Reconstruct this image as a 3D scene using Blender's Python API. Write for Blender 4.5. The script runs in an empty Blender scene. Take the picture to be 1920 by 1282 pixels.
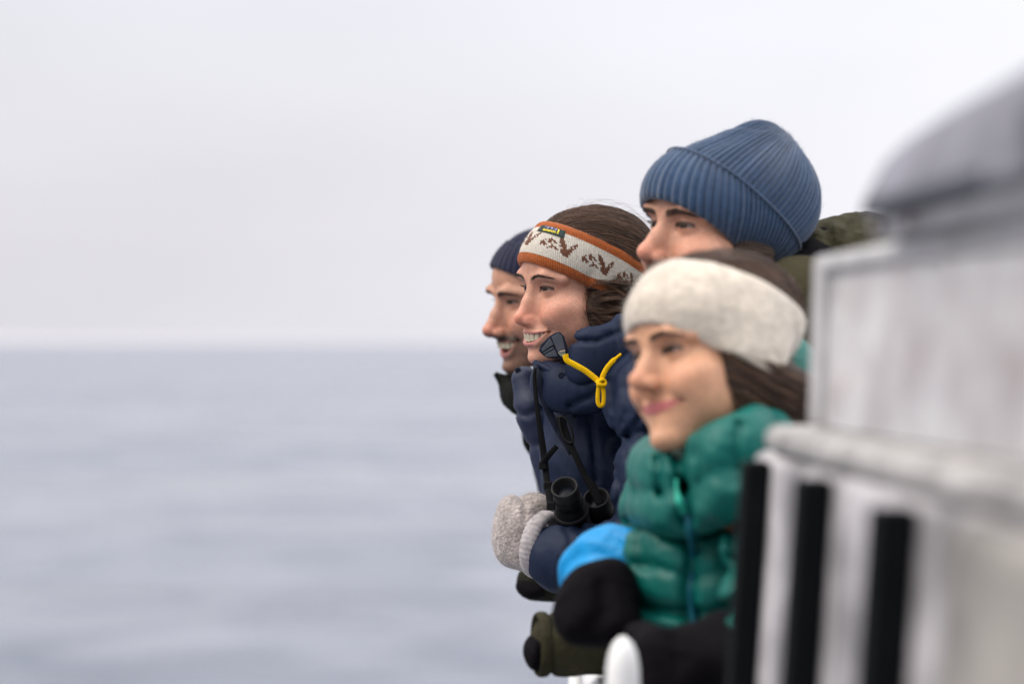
import bpy, bmesh, math, random
import numpy as np
from mathutils import Matrix, Vector

# ---------------------------------------------------------------- camera, sky, exposure
random.seed(7)
rng = np.random.default_rng(7)
S = bpy.context.scene
COL = S.collection
F = 4533.33          # focal length of the photograph in its own pixels (85 mm on a 36 mm sensor)
EYE = 1.5            # camera height above the deck

def P(px, py, d):
    return np.array([(px - 960) / F * d, d, EYE + (641 - py) / F * d])

cam_d = bpy.data.cameras.new('camera')
cam_d.lens = 85.0
cam_d.sensor_width = 36.0
cam_d.clip_start = 0.05
cam_d.clip_end = 200000
cam_d.dof.use_dof = True
cam_d.dof.focus_distance = 3.42
cam_d.dof.aperture_fstop = 2.4
cam = bpy.data.objects.new('camera', cam_d)
cam.location = (0, 0, EYE)
cam.rotation_euler = (math.radians(90), 0, 0)
COL.objects.link(cam)
S.camera = cam

S.view_settings.view_transform = 'Standard'
S.view_settings.look = 'None'
S.view_settings.exposure = 0.10
S.view_settings.gamma = 1.0
S.view_settings.use_curve_mapping = False
S.cycles.use_denoising = True
S.cycles.max_bounces = 8
S.cycles.diffuse_bounces = 4
S.cycles.glossy_bounces = 4
S.cycles.transmission_bounces = 4

SUN_EL, SUN_AZ = math.radians(48), math.radians(-100)   # azimuth from +Y towards +X
W = bpy.data.worlds.new('World')
S.world = W
W.use_nodes = True
nt = W.node_tree
for n in list(nt.nodes):
    nt.nodes.remove(n)
def wn(t, **k):
    n = nt.nodes.new(t)
    for a, b in k.items():
        setattr(n, a, b)
    return n
out = wn('ShaderNodeOutputWorld')
bg_sky = wn('ShaderNodeBackground')
bg_cl = wn('ShaderNodeBackground')
addsh = wn('ShaderNodeAddShader')
sky = wn('ShaderNodeTexSky', sky_type='NISHITA', sun_disc=False)
sky.sun_elevation = SUN_EL
sky.sun_rotation = SUN_AZ
sky.air_density = 1.0
sky.dust_density = 7.0
bg_sky.inputs['Strength'].default_value = 0.05
nt.links.new(sky.outputs['Color'], bg_sky.inputs['Color'])
# the overcast deck itself: a soft layer of cloud over the clear sky, brighter overhead than at the horizon
tc = wn('ShaderNodeTexCoord')
sep = wn('ShaderNodeSeparateXYZ')
nt.links.new(tc.outputs['Generated'], sep.inputs[0])
ramp = wn('ShaderNodeValToRGB')
cr = ramp.color_ramp
cr.elements[0].position = 0.0
cr.elements[0].color = (0.87, 0.86, 0.92, 1)
cr.elements[1].position = 1.0
cr.elements[1].color = (2.30, 2.26, 2.24, 1)
e = cr.elements.new(0.20); e.color = (0.83, 0.815, 0.87, 1)
e = cr.elements.new(0.45); e.color = (1.40, 1.38, 1.40, 1)
nt.links.new(sep.outputs['Z'], ramp.inputs['Fac'])
mp = wn('ShaderNodeMapping')
mp.inputs['Scale'].default_value = (1.6, 1.6, 5.0)
nt.links.new(tc.outputs['Generated'], mp.inputs['Vector'])
nz = wn('ShaderNodeTexNoise')
nz.inputs['Scale'].default_value = 1.7
nz.inputs['Detail'].default_value = 4.0
nz.inputs['Roughness'].default_value = 0.5
nt.links.new(mp.outputs['Vector'], nz.inputs['Vector'])
# thinner, brighter cloud to the east (right of the view)
lin = wn('ShaderNodeMath', operation='MULTIPLY_ADD')
lin.inputs[1].default_value = 0.55
lin.inputs[2].default_value = 0.75
nt.links.new(sep.outputs['X'], lin.inputs[0])
cl = wn('ShaderNodeMath', operation='MULTIPLY_ADD')
cl.inputs[1].default_value = 0.28
nt.links.new(nz.outputs['Fac'], cl.inputs[0])
nt.links.new(lin.outputs[0], cl.inputs[2])
mixm = wn('ShaderNodeMixRGB', blend_type='MULTIPLY')
mixm.inputs['Fac'].default_value = 1.0
nt.links.new(ramp.outputs['Color'], mixm.inputs['Color1'])
nt.links.new(cl.outputs[0], mixm.inputs['Color2'])
nt.links.new(mixm.outputs['Color'], bg_cl.inputs['Color'])
bg_cl.inputs['Strength'].default_value = 1.0
nt.links.new(bg_sky.outputs[0], addsh.inputs[0])
nt.links.new(bg_cl.outputs[0], addsh.inputs[1])
nt.links.new(addsh.outputs[0], out.inputs['Surface'])

sun_d = bpy.data.lights.new('sun', 'SUN')
sun_d.energy = 1.3
sun_d.angle = math.radians(40)
sun_d.color = (1.0, 0.95, 0.88)
sun = bpy.data.objects.new('sun', sun_d)
sdir = Vector((math.sin(SUN_AZ) * math.cos(SUN_EL), math.cos(SUN_AZ) * math.cos(SUN_EL), math.sin(SUN_EL)))
sun.rotation_euler = sdir.to_track_quat('Z', 'Y').to_euler()
sun.location = (0, 0, 30)
COL.objects.link(sun)

# ---------------------------------------------------------------- objects, labels
def tag(o, label=None, cat=None, group=None, kind=None):
    if label: o['label'] = label
    if cat: o['category'] = cat
    if group: o['group'] = group
    if kind: o['kind'] = kind
    return o

def empty(name, loc, label, cat, group=None):
    o = bpy.data.objects.new(name, None)
    o.empty_display_size = 0.1
    o.location = loc
    COL.objects.link(o)
    return tag(o, label, cat, group)

def link(name, me, mat, parent=None, M=None):
    """One mesh object. M: world matrix of the mesh data (None = world coordinates)."""
    o = bpy.data.objects.new(name, me)
    COL.objects.link(o)
    if mat is not None and len(me.materials) == 0:
        me.materials.append(mat)
    Mw = Matrix(M.tolist()) if isinstance(M, np.ndarray) else (M or Matrix())
    if parent is not None:
        o.parent = parent
        o.matrix_parent_inverse = Matrix()
        o.matrix_basis = world_of(parent).inverted() @ Mw
    else:
        o.matrix_basis = Mw
    return o

def world_of(o):
    m = o.matrix_basis.copy()
    return world_of(o.parent) @ m if o.parent else m

def mesh_np(name, V, Q, smooth=True, col=None):
    """Mesh from a vertex array and an (n,4) or (n,3) index array."""
    me = bpy.data.meshes.new(name)
    V = np.ascontiguousarray(V, dtype=np.float32)
    Q = np.ascontiguousarray(Q, dtype=np.int32)
    n, m = Q.shape
    me.vertices.add(len(V)); me.vertices.foreach_set('co', V.ravel())
    me.loops.add(n * m); me.loops.foreach_set('vertex_index', Q.ravel())
    me.polygons.add(n); me.polygons.foreach_set('loop_start', np.arange(0, n * m, m, dtype=np.int32))
    me.polygons.foreach_set('use_smooth', np.full(n, smooth))
    me.update(calc_edges=True)
    me.validate()
    if col is not None:
        a = me.attributes.new('col', 'FLOAT_COLOR', 'POINT')
        c = np.ones((len(V), 4), np.float32); c[:, :3] = col
        a.data.foreach_set('color', c.ravel())
    return me

def join_np(parts):
    Vs, Qs, k = [], [], 0
    for V, Q in parts:
        Vs.append(np.asarray(V, float)); Qs.append(np.asarray(Q) + k); k += len(V)
    return np.concatenate(Vs), np.concatenate(Qs)

# ---------------------------------------------------------------- signed-distance sculpting
def _rot(R, X, Y, Z):
    return (R[0, 0] * X + R[1, 0] * Y + R[2, 0] * Z, R[0, 1] * X + R[1, 1] * Y + R[2, 1] * Z, R[0, 2] * X + R[1, 2] * Y + R[2, 2] * Z)

def ell(c, r, R=None):
    c = np.array(c, float); r = np.array(r, float)
    if R is None: ext = r
    else: ext = np.sqrt(((R * r) ** 2).sum(1))
    def f(X, Y, Z):
        X, Y, Z = X - c[0], Y - c[1], Z - c[2]
        if R is not None: X, Y, Z = _rot(R, X, Y, Z)
        k0 = np.sqrt((X / r[0]) ** 2 + (Y / r[1]) ** 2 + (Z / r[2]) ** 2)
        k1 = np.sqrt((X / r[0] ** 2) ** 2 + (Y / r[1] ** 2) ** 2 + (Z / r[2] ** 2) ** 2) + 1e-9
        return k0 * (k0 - 1) / k1
    return f, c - ext, c + ext

def rc(a, b, ra, rb, bulge=None, flat=None):
    """Round cone; bulge(t) adds to the radius along it; flat=(axis, k) squeezes it along an axis."""
    a = np.array(a, float); b = np.array(b, float); ab = b - a; L2 = (ab ** 2).sum() + 1e-12
    R_ = max(ra, rb) * 1.15
    if flat is not None:
        ax = np.array(flat[0], float); ax /= np.linalg.norm(ax); kf = flat[1]; R_ *= max(1, 1 / kf)
    def f(X, Y, Z):
        X, Y, Z = X - a[0], Y - a[1], Z - a[2]
        t = np.clip((X * ab[0] + Y * ab[1] + Z * ab[2]) / L2, 0, 1)
        dx, dy, dz = X - t * ab[0], Y - t * ab[1], Z - t * ab[2]
        r = ra + (rb - ra) * t
        if bulge is not None: r = r + bulge(t)
        d2 = dx * dx + dy * dy + dz * dz
        if flat is not None:
            q = dx * ax[0] + dy * ax[1] + dz * ax[2]
            d2 = d2 + q * q * (kf * kf - 1)
        return np.sqrt(d2) - r
    return f, np.minimum(a, b) - R_, np.maximum(a, b) + R_

def tube(pts, rs):
    fs = [rc(pts[i], pts[i + 1], rs[i], rs[i + 1]) for i in range(len(pts) - 1)]
    def f(X, Y, Z):
        d = fs[0][0](X, Y, Z)
        for g in fs[1:]: d = np.minimum(d, g[0](X, Y, Z))
        return d
    return f, np.min([g[1] for g in fs], 0), np.max([g[2] for g in fs], 0)

class Field:
    def __init__(s, lo, hi, h, far=1e3):
        s.lo = np.array(lo, float); s.h = h
        s.n = np.ceil((np.array(hi) - s.lo) / h).astype(int) + 1
        s.f = np.full(s.n, far, np.float32)
    def _blk(s, lo, hi):
        i0 = np.clip(np.floor((lo - s.lo) / s.h).astype(int), 0, s.n)
        i1 = np.clip(np.ceil((hi - s.lo) / s.h).astype(int) + 1, 0, s.n)
        if (i1 <= i0).any(): return None
        ax = [(s.lo[k] + s.h * np.arange(i0[k], i1[k])).astype(np.float32) for k in range(3)]
        return tuple(slice(i0[k], i1[k]) for k in range(3)), np.meshgrid(*ax, indexing='ij', sparse=True)
    def add(s, prim, k=0.0):
        f, lo, hi = prim
        b = s._blk(lo - k - 4 * s.h, hi + k + 4 * s.h)
        if b is None: return s
        sl, (X, Y, Z) = b
        d = f(X, Y, Z); a = s.f[sl]
        if k > 0:
            q = np.maximum(k - np.abs(a - d), 0) / k
            s.f[sl] = np.minimum(a, d) - q * q * k / 4
        else: s.f[sl] = np.minimum(a, d)
        return s
    def sub(s, prim, k=0.0):
        f, lo, hi = prim
        b = s._blk(lo - k - 2 * s.h, hi + k + 2 * s.h)
        if b is None: return s
        sl, (X, Y, Z) = b
        d = -f(X, Y, Z); a = s.f[sl]
        if k > 0:
            q = np.maximum(k - np.abs(a - d), 0) / k
            s.f[sl] = np.maximum(a, d) + q * q * k / 4
        else: s.f[sl] = np.maximum(a, d)
        return s
    def disp(s, g, band):
        """Push the surface outwards by g(X, Y, Z) within a band of it."""
        I = np.argwhere(np.abs(s.f) < band)
        p = s.lo + I * s.h
        s.f[tuple(I.T)] -= g(p[:, 0], p[:, 1], p[:, 2]).astype(np.float32)
        return s
    def mirror(s):
        """lo[0] must be 0: reflect the half field."""
        s.f = np.concatenate([s.f[:0:-1], s.f], 0)
        s.lo = s.lo.copy(); s.lo[0] = -s.h * (s.n[0] - 1); s.n = np.array(s.f.shape)
        return s
    def sample(s, p):
        q = (np.asarray(p) - s.lo) / s.h
        i = np.clip(np.floor(q).astype(int), 0, s.n - 2); t = np.clip(q - i, 0, 1)
        r = 0
        for a in (0, 1):
            for b in (0, 1):
                for c in (0, 1):
                    w = (t[..., 0] if a else 1 - t[..., 0]) * (t[..., 1] if b else 1 - t[..., 1]) * (t[..., 2] if c else 1 - t[..., 2])
                    r = r + w * s.f[i[..., 0] + a, i[..., 1] + b, i[..., 2] + c]
        return r
    def mesh(s):
        f = s.f; sg = f < 0; n = s.n
        c = np.zeros(n - 1, np.int8)
        for a in (0, 1):
            for b in (0, 1):
                for d in (0, 1):
                    c += sg[a:n[0] - 1 + a, b:n[1] - 1 + b, d:n[2] - 1 + d]
        act = (c > 0) & (c < 8)
        I = np.argwhere(act)
        idx = np.full(act.shape, -1, np.int32); idx[act] = np.arange(len(I))
        co = np.array([(a, b, d) for a in (0, 1) for b in (0, 1) for d in (0, 1)])
        val = np.stack([f[I[:, 0] + a, I[:, 1] + b, I[:, 2] + d] for a, b, d in co], 1)
        acc = np.zeros((len(I), 3)); cnt = np.zeros(len(I))
        for p in range(8):
            for q in range(p + 1, 8):
                if np.abs(co[p] - co[q]).sum() != 1: continue
                x = (val[:, p] < 0) != (val[:, q] < 0)
                t = val[x, p] / (val[x, p] - val[x, q])
                acc[x] += co[p] + t[:, None] * (co[q] - co[p]); cnt[x] += 1
        V = s.lo + (I + acc / cnt[:, None]) * s.h
        Qs = []
        for ax in range(3):
            o1, o2 = [(1, 2), (2, 0), (0, 1)][ax]
            sl0 = [slice(None)] * 3; sl1 = [slice(None)] * 3
            sl0[ax] = slice(0, n[ax] - 1); sl1[ax] = slice(1, n[ax])
            A, B = sg[tuple(sl0)], sg[tuple(sl1)]
            E = np.argwhere(A != B)
            ok = (E[:, o1] > 0) & (E[:, o2] > 0) & (E[:, o1] < n[o1] - 1) & (E[:, o2] < n[o2] - 1)
            E = E[ok]
            ins = A[tuple(E.T)]
            e1 = np.zeros(3, int); e1[o1] = 1
            e2 = np.zeros(3, int); e2[o2] = 1
            g = lambda Z: idx[Z[:, 0], Z[:, 1], Z[:, 2]]
            q = np.stack([g(E - e1 - e2), g(E - e2), g(E), g(E - e1)], 1)
            q[~ins] = q[~ins][:, ::-1]
            Qs.append(q)
        Q = np.concatenate(Qs)
        Q = Q[(Q >= 0).all(1)]
        return V, Q

def relax(V, Q, it=2, w=0.5):
    for _ in range(it):
        A = np.zeros_like(V); c = np.zeros(len(V))
        for k in range(4):
            np.add.at(A, Q[:, k], V[Q[:, (k + 1) % 4]] + V[Q[:, (k + 3) % 4]]); np.add.at(c, Q[:, k], 2)
        V = V * (1 - w) + w * A / np.maximum(c, 1)[:, None]
    return V

def sstep(a, b, x):
    t = np.clip((x - a) / (b - a), 0, 1); return t * t * (3 - 2 * t)

def curve_pts(ctrl, n, closed=False):
    """Catmull-Rom through control points."""
    C = np.array(ctrl, float); m = len(C)
    if closed: g = lambda i: C[i % m]; T = np.linspace(0, m, n, endpoint=False)
    else:
        Ce = np.concatenate([[2 * C[0] - C[1]], C, [2 * C[-1] - C[-2]]]); g = lambda i: Ce[np.clip(i + 1, 0, m + 1)]; T = np.linspace(0, m - 1, n)
    i = np.floor(T).astype(int)
    if not closed: i = np.minimum(i, m - 2)
    t = (T - i)[:, None]
    p0, p1, p2, p3 = g(i - 1), g(i), g(i + 1), g(i + 2)
    return 0.5 * (2 * p1 + (p2 - p0) * t + (2 * p0 - 5 * p1 + 4 * p2 - p3) * t ** 2 + (3 * p1 - p0 - 3 * p2 + p3) * t ** 3)

def sweep(pts, rx, ry=None, up=(0, 0, 1), n=10, closed=False, ripple=None, sq=1.0, cap=True):
    """Tube of elliptic (sq<1: squarer) section swept along points; rx along the side vector, ry along the 'up' vector."""
    pts = np.array(pts, float); m = len(pts)
    rx = np.broadcast_to(np.array(rx, float), (m,)); ry = rx if ry is None else np.broadcast_to(np.array(ry, float), (m,))
    if closed: T = np.roll(pts, -1, 0) - np.roll(pts, 1, 0)
    else: T = np.gradient(pts, axis=0)
    T /= np.linalg.norm(T, axis=1)[:, None] + 1e-12
    if abs((T @ np.array(up, float)).mean()) > 0.95 * np.linalg.norm(up): up = (0.0, 1.0, 0.0) if abs(up[1]) < 0.9 else (1.0, 0.0, 0.0)
    U = np.broadcast_to(np.array(up, float), (m, 3))
    sd = np.cross(T, U); sd /= np.linalg.norm(sd, axis=1)[:, None] + 1e-12
    U = np.cross(sd, T)
    a = np.linspace(0, 2 * math.pi, n, endpoint=False)
    ca = np.sign(np.cos(a)) * np.abs(np.cos(a)) ** sq; sa = np.sign(np.sin(a)) * np.abs(np.sin(a)) ** sq
    k = 1.0 if ripple is None else ripple(np.arange(m)[:, None], a[None, :])
    V = pts[:, None] + sd[:, None] * (rx[:, None] * ca * k)[..., None] + U[:, None] * (ry[:, None] * sa * k)[..., None]
    V = V.reshape(-1, 3)
    mm = m if closed else m - 1
    i = np.arange(mm)[:, None]; j = np.arange(n)[None]
    i2 = (i + 1) % m; j2 = (j + 1) % n
    Q = np.stack([i * n + j, i * n + j2, i2 * n + j2, i2 * n + j], -1).reshape(-1, 4)
    if cap and not closed:
        c0, c1 = len(V), len(V) + 1
        V = np.concatenate([V, pts[:1], pts[-1:]])
        j = np.arange(n); j2 = (j + 1) % n
        Q = np.concatenate([Q, np.stack([np.full(n, c0), j2, j, j], 1)[:, [0, 1, 2, 2]], np.stack([np.full(n, c1), (m - 1) * n + j, (m - 1) * n + j2, (m - 1) * n + j2], 1)])
    return V, Q

def mesh_quads(name, V, Q, mat=None, smooth=True):
    """Like mesh_np but tolerant of quads whose last two corners coincide."""
    me = bpy.data.meshes.new(name)
    faces = [tuple(q) if q[2] != q[3] else tuple(q[:3]) for q in np.asarray(Q).tolist()]
    me.from_pydata(np.asarray(V).tolist(), [], faces)
    me.polygons.foreach_set('use_smooth', np.full(len(me.polygons), smooth))
    me.update()
    if mat: me.materials.append(mat)
    return me

def rbox(lo, hi, r=0.004, seg=2):
    """Bevelled box as a bmesh-made mesh."""
    bm = bmesh.new()
    bmesh.ops.create_cube(bm, size=1.0)
    lo = np.array(lo, float); hi = np.array(hi, float)
    for v in bm.verts:
        v.co = Vector(((lo + hi) / 2 + np.array(v.co) * (hi - lo)).tolist())
    if r > 0:
        bmesh.ops.bevel(bm, geom=list(bm.edges), offset=r, segments=seg, profile=0.5, affect='EDGES')
    me = bpy.data.meshes.new('box'); bm.to_mesh(me); bm.free()
    me.polygons.foreach_set('use_smooth', np.full(len(me.polygons), False))
    return me

def strands(name, lines, radius, mat, parent, M=None, tip=0.3):
    """Hair: one CURVES object from a list of (k,3) arrays."""
    h = bpy.data.hair_curves.new(name)
    h.add_curves([len(l) for l in lines])
    pts = np.concatenate(lines).astype(np.float32)
    h.attributes['position'].data.foreach_set('vector', pts.ravel())
    r = np.concatenate([radius * np.linspace(1, tip, len(l)) for l in lines]).astype(np.float32)
    a = h.attributes.get('radius') or h.attributes.new('radius', 'FLOAT', 'POINT')
    a.data.foreach_set('value', r)
    h.materials.append(mat)
    o = bpy.data.objects.new(name, h); COL.objects.link(o)
    Mw = Matrix(M.tolist()) if isinstance(M, np.ndarray) else (M or Matrix())
    o.parent = parent; o.matrix_basis = (world_of(parent).inverted() if parent else Matrix()) @ Mw
    return o

# ---------------------------------------------------------------- materials
def mat(name, col, rough=0.6, spec=0.3, noise=None, bump=None, attr=False, sss=0, sheen=0, metal=0, coat=0, coords='Object', dark=None):
    """noise=(scale, amount, detail): colour variation; bump=[(scale, strength_m, detail, (sx,sy,sz))...]."""
    m = bpy.data.materials.new(name); m.use_nodes = True
    t = m.node_tree; b = t.nodes['Principled BSDF']
    b.inputs['Roughness'].default_value = rough
    b.inputs['Specular IOR Level'].default_value = spec
    b.inputs['Metallic'].default_value = metal
    b.inputs['Coat Weight'].default_value = coat
    if sheen:
        b.inputs['Sheen Weight'].default_value = sheen; b.inputs['Sheen Roughness'].default_value = 0.5
    if sss:
        b.inputs['Subsurface Weight'].default_value = sss
        b.inputs['Subsurface Radius'].default_value = (1.0, 0.35, 0.2)
        b.inputs['Subsurface Scale'].default_value = 0.006
    tc = t.nodes.new('ShaderNodeTexCoord')
    if attr:
        src = t.nodes.new('ShaderNodeAttribute'); src.attribute_name = 'col'; csock = src.outputs['Color']
    else:
        src = t.nodes.new('ShaderNodeRGB'); src.outputs[0].default_value = (*col, 1); csock = src.outputs[0]
    if noise:
        for sc, am, de in (noise if isinstance(noise, list) else [noise]):
            nz = t.nodes.new('ShaderNodeTexNoise'); nz.inputs['Scale'].default_value = sc; nz.inputs['Detail'].default_value = de
            t.links.new(tc.outputs[coords], nz.inputs['Vector'])
            mr = t.nodes.new('ShaderNodeMapRange')
            mr.inputs['From Min'].default_value = 0.3; mr.inputs['From Max'].default_value = 0.7
            mr.inputs['To Min'].default_value = 1 - am; mr.inputs['To Max'].default_value = 1 + am
            t.links.new(nz.outputs['Fac'], mr.inputs['Value'])
            mx = t.nodes.new('ShaderNodeMixRGB'); mx.blend_type = 'MULTIPLY'; mx.inputs['Fac'].default_value = 1
            t.links.new(csock, mx.inputs['Color1']); t.links.new(mr.outputs['Result'], mx.inputs['Color2'])
            csock = mx.outputs['Color']
    t.links.new(csock, b.inputs['Base Color'])
    prev = None
    for sc, st, de, an, *rg in (bump or []):
        mp = t.nodes.new('ShaderNodeMapping'); mp.inputs['Scale'].default_value = an
        t.links.new(tc.outputs[coords], mp.inputs['Vector'])
        nz = t.nodes.new('ShaderNodeTexNoise'); nz.inputs['Scale'].default_value = sc; nz.inputs['Detail'].default_value = de
        t.links.new(mp.outputs['Vector'], nz.inputs['Vector'])
        if rg: nz.noise_type = 'RIDGED_MULTIFRACTAL'; nz.inputs['Distortion'].default_value = 0.5
        bp = t.nodes.new('ShaderNodeBump'); bp.inputs['Strength'].default_value = 1.0; bp.inputs['Distance'].default_value = st
        t.links.new(nz.outputs['Fac'], bp.inputs['Height'])
        if prev is not None: t.links.new(prev, bp.inputs['Normal'])
        prev = bp.outputs['Normal']
    if prev is not None: t.links.new(prev, b.inputs['Normal'])
    return m

# ---------------------------------------------------------------- heads (sculpted in mm: l = to the person's left, f = forward, z = up, eyes at z = 0)
def pose(yaw, pitch, roll):
    s, c = math.sin(yaw), math.cos(yaw)
    fw = np.array([-s, -c, 0]); lf = np.array([c, -s, 0]); up = np.array([0, 0, 1.0])
    f2 = fw * math.cos(pitch) + up * math.sin(pitch); u2 = up * math.cos(pitch) - fw * math.sin(pitch)
    l3 = lf * math.cos(roll) - u2 * math.sin(roll); u3 = u2 * math.cos(roll) + lf * math.sin(roll)
    return np.stack([l3, -f2, u3], 1)

class Head:
    def __init__(s, yaw, pitch, roll, O, scale=1.0):
        s.R = pose(*[math.radians(a) for a in (yaw, pitch, roll)]); s.O = np.array(O, float); s.k = 0.001 * scale
        s.M = np.eye(4); s.M[:3, :3] = s.R; s.M[:3, 3] = s.O
    def loc(s, V):            # mm (l, f, z) -> object coordinates in metres
        V = np.asarray(V, float); return np.stack([V[..., 0], -V[..., 1], V[..., 2]], -1) * s.k
    def world(s, V):
        return s.O + s.loc(V) @ s.R.T
    def mm(s, w):             # world -> mm (l, f, z)
        q = (np.asarray(w, float) - s.O) @ s.R / s.k; return np.stack([q[..., 0], -q[..., 1], q[..., 2]], -1)

FACE = dict(h=1.5, fem=1.0, nose=0.0, nosez=0.0, nosew=1.0, nosedroop=0.0, bridge=0.0, cheek=1.0, chinf=0.0, chinz=0.0, jaww=0.0, brow=0.5,
            mw=28, mcz=2.5, mcf=74, open=0.0, openz=-66.0, upper=4.2, lower=5.2, eyeup=3.4, eyelo=2.4, crow=0, beard=0.0, fold=1.0, muzzle=0.0,
            skin=(0.50, 0.29, 0.20), lip=(0.42, 0.16, 0.14), browc=(0.05, 0.035, 0.028), red=0.5, jawdrop=0.0)

def sculpt(p):
    h = p['h']; F_ = Field((0, -118, -150), (86, 128, 124), h)
    A = F_.add; fem = p['fem']
    A(ell((0, -14, 36), (73, 92, 71)))
    A(ell((0, 21, 33), (62, 59, 48)), 14)
    A(ell((0, 22, -25), (59, 55, 62)), 16)
    jw = p['jaww']; jd = p['jawdrop']
    A(rc((44 + jw, 0, -56), (12, 58 + p['chinf'] * 0.6, -92 + p['chinz'] - jd), 20, 16), 20)
    A(ell((0, 20, -68), (42 + jw * 0.7, 50, 34)), 16)
    A(ell((0, 70 + p['chinf'] - jd * 0.4, -97 + p['chinz'] - jd), (14, 16, 12)), 14)
    A(rc((0, -22, -60), (0, -38, -150), 52 - 5 * fem, 53 - 6 * fem), 22)
    A(ell((45, 44, -27), (21, 24, 17)), 16)
    ck = p['cheek']
    A(ell((39, 34, -52), (21 + p['fat'], 27 + p['fat'], 27)), 20)
    A(ell((36, 58, -37), (17, 16 + 3 * ck, 17)), 14)
    b = p['brow']
    A(rc((9, 74.5 + 2 * b, 15), (34, 72 + 2.5 * b, 20), 6, 6.5), 9)
    A(rc((34, 72 + 2.5 * b, 20), (53, 53, 14), 6.5, 7), 9)
    # ears
    A(ell((65, -12, -12), (5, 14, 24)), 6)
    # eye socket, ball and lids
    F_.sub(ell((30, 85, 0), (18, 14, 12)), 10)
    E = np.array((29.5, 59.8, 0.0))
    A(ell(E, (14, 13.8, 13.8)), 4)
    # lid crease and the fold under a smiling eye
    arc = lambda u, zz, ff=0: (E[0] + u, E[1] + math.sqrt(max(15.2 ** 2 - u * u * 0.8 - zz * zz, 4)) + ff, zz)
    F_.sub(tube([arc(u, p['eyeup'] + 3.6 - (u / 14) ** 2 * 4.5) for u in (-12, -6, 0, 6, 12)], [1.2] * 5), 3)
    F_.sub(tube([arc(u, -p['eyelo'] - 5.2 + (u / 15) ** 2 * 3.5) for u in (-12, -6, 0, 6, 13)], [0.9] * 5), 4)
    # nose
    n = p['nose']; nz = p['nosez']; w = p['nosew']; dr = p['nosedroop']; br = p['bridge']
    A(rc((0, 71.5, 8), (0, 84 + br + n * 0.4, -17 + nz * 0.4), 8.5, 8.2 * w), 9)
    A(rc((0, 84 + br + n * 0.4, -17 + nz * 0.4), (0, 96 + n, -36 + nz), 8.2 * w, 9.6 * w), 8)
    A(ell((0, 77, -30 + nz), (12, 13, 20)), 8)
    A(ell((0, 97.5 + n, -39.5 + nz - dr), (9.4 * w, 9.6, 8.0)), 6)
    A(ell((11.5 * w, 86.0 + n * 0.6, -43.5 + nz), (6.6 * w, 10.5, 7.4)), 5)
    A(rc((0, 97 + n, -43.5 + nz - dr), (0, 85, -52 + nz * 0.5), 4.0, 4.6), 6)
    # mouth region
    A(ell((0, 62 + p['muzzle'], -66 - jd * 0.4), (31, 25, 26 + jd * 0.5)), 12)
    mw, mz, mf = p['mw'], -68 + p['mcz'], p['mcf']
    op, oz = p['open'], p['openz']
    m_ = p['muzzle']
    F_.sub(rc((0, 91.5 + m_, -55), (0, 91 + m_, -60), 1.6, 1.8), 3)
    zu = oz + 1.0; zl = oz - op - 1.0
    ul, ll = p['upper'], p['lower']
    lm = 0.55 * mw
    def sf(l, z, out=0.0):          # a point on the face at a side offset and height
        fs = np.linspace(20, 125, 211); v = F_.sample(np.stack([np.full(211, l), fs, np.full(211, z)], 1)); k_ = np.where(v < 0)[0]
        return np.array((l, (fs[k_[-1]] if len(k_) else 60) + out, z))
    fo = p['fold']
    if fo > 0:
        F_.sub(tube([sf(17.5 * w, -41 + nz, 0.8), sf(25, -49 + nz * 0.6, 0.6), sf(32, -57 + nz * 0.4, 0.5), sf(37, -67 + nz * 0.3, 0.6), sf(38, -76, 0.8)], [0.6 * fo, 1.3 * fo, 1.6 * fo, 1.3 * fo, 0.4]), 4 + 2 * fo)
    A(tube([(0, 86.6 + m_, zu + ul * 0.55), (lm, 82.4 + m_, zu + ul * 0.5), (mw, mf, mz)], [ul, ul * 0.95, 2.0]), 4)
    A(tube([(0, 86 + m_ - jd * 0.45, zl - ll * 0.75), (lm, 81.5 + m_ - jd * 0.4, zl - ll * 0.55 + op * 0.1), (mw, mf, mz)], [ll, ll * 0.95, 2.0]), 4)
    F_.sub(rc((0, 92 + m_ * 0.5 - jd * 0.5, zl - ll * 2 - 2.5), (15, 86 + m_ * 0.5 - jd * 0.5, zl - ll * 2 - 2), 3.2, 2), 7)
    if op > 0:
        def cav(X, Y, Z):
            q = (X / mw) ** 2
            zt = oz + (mz - oz) * q; zb = oz - op + (mz - oz + op) * q ** 1.3
            return np.maximum(np.maximum(Z - zt, zb - Z), np.maximum(X - mw, 52 - Y))
        F_.sub((cav, np.array((-3., 50, oz - op - 4)), np.array((mw + 3., 125, max(oz, mz) + 3))), 2)
    else:
        F_.sub(tube([(0, 93 + m_, oz), (lm * 0.6, 91 + m_, oz + 0.6), (lm, 87 + m_ , oz + 0.2), (mw + 1, mf + 2, mz)], [1.5, 1.4, 1.2, 1.0]), 2)
    # mouth corner dimple
    F_.sub(ell((mw + 3.5, mf - 1, mz + 0.5), (2.2, 3.4, 3.0)), 5)
    # nostrils
    F_.sub(ell((6.8 * w, 92 + n * 0.7, -51.5 + nz - dr * 0.5), (3.5, 6.4, 4.8)), 2)
    # lid opening
    eu, el = p['eyeup'], p['eyelo']
    def slit(X, Y, Z):
        u = (X - E[0]) / 12.8
        q = 1 - u * u
        vu = eu * np.sign(q) * np.abs(q) ** 0.8 + 0.6 * u; vl = -el * q + 0.6 * u
        r = np.sqrt((X - E[0]) ** 2 + (Y - E[1]) ** 2 + (Z - E[2]) ** 2)
        return np.maximum(np.maximum(Z - vu, vl - Z), np.maximum(10.5 - r, 60 - Y))
    F_.sub((slit, E - np.array((16, 0, 8)), E + np.array((16, 18, 8))), 0.8)
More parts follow.
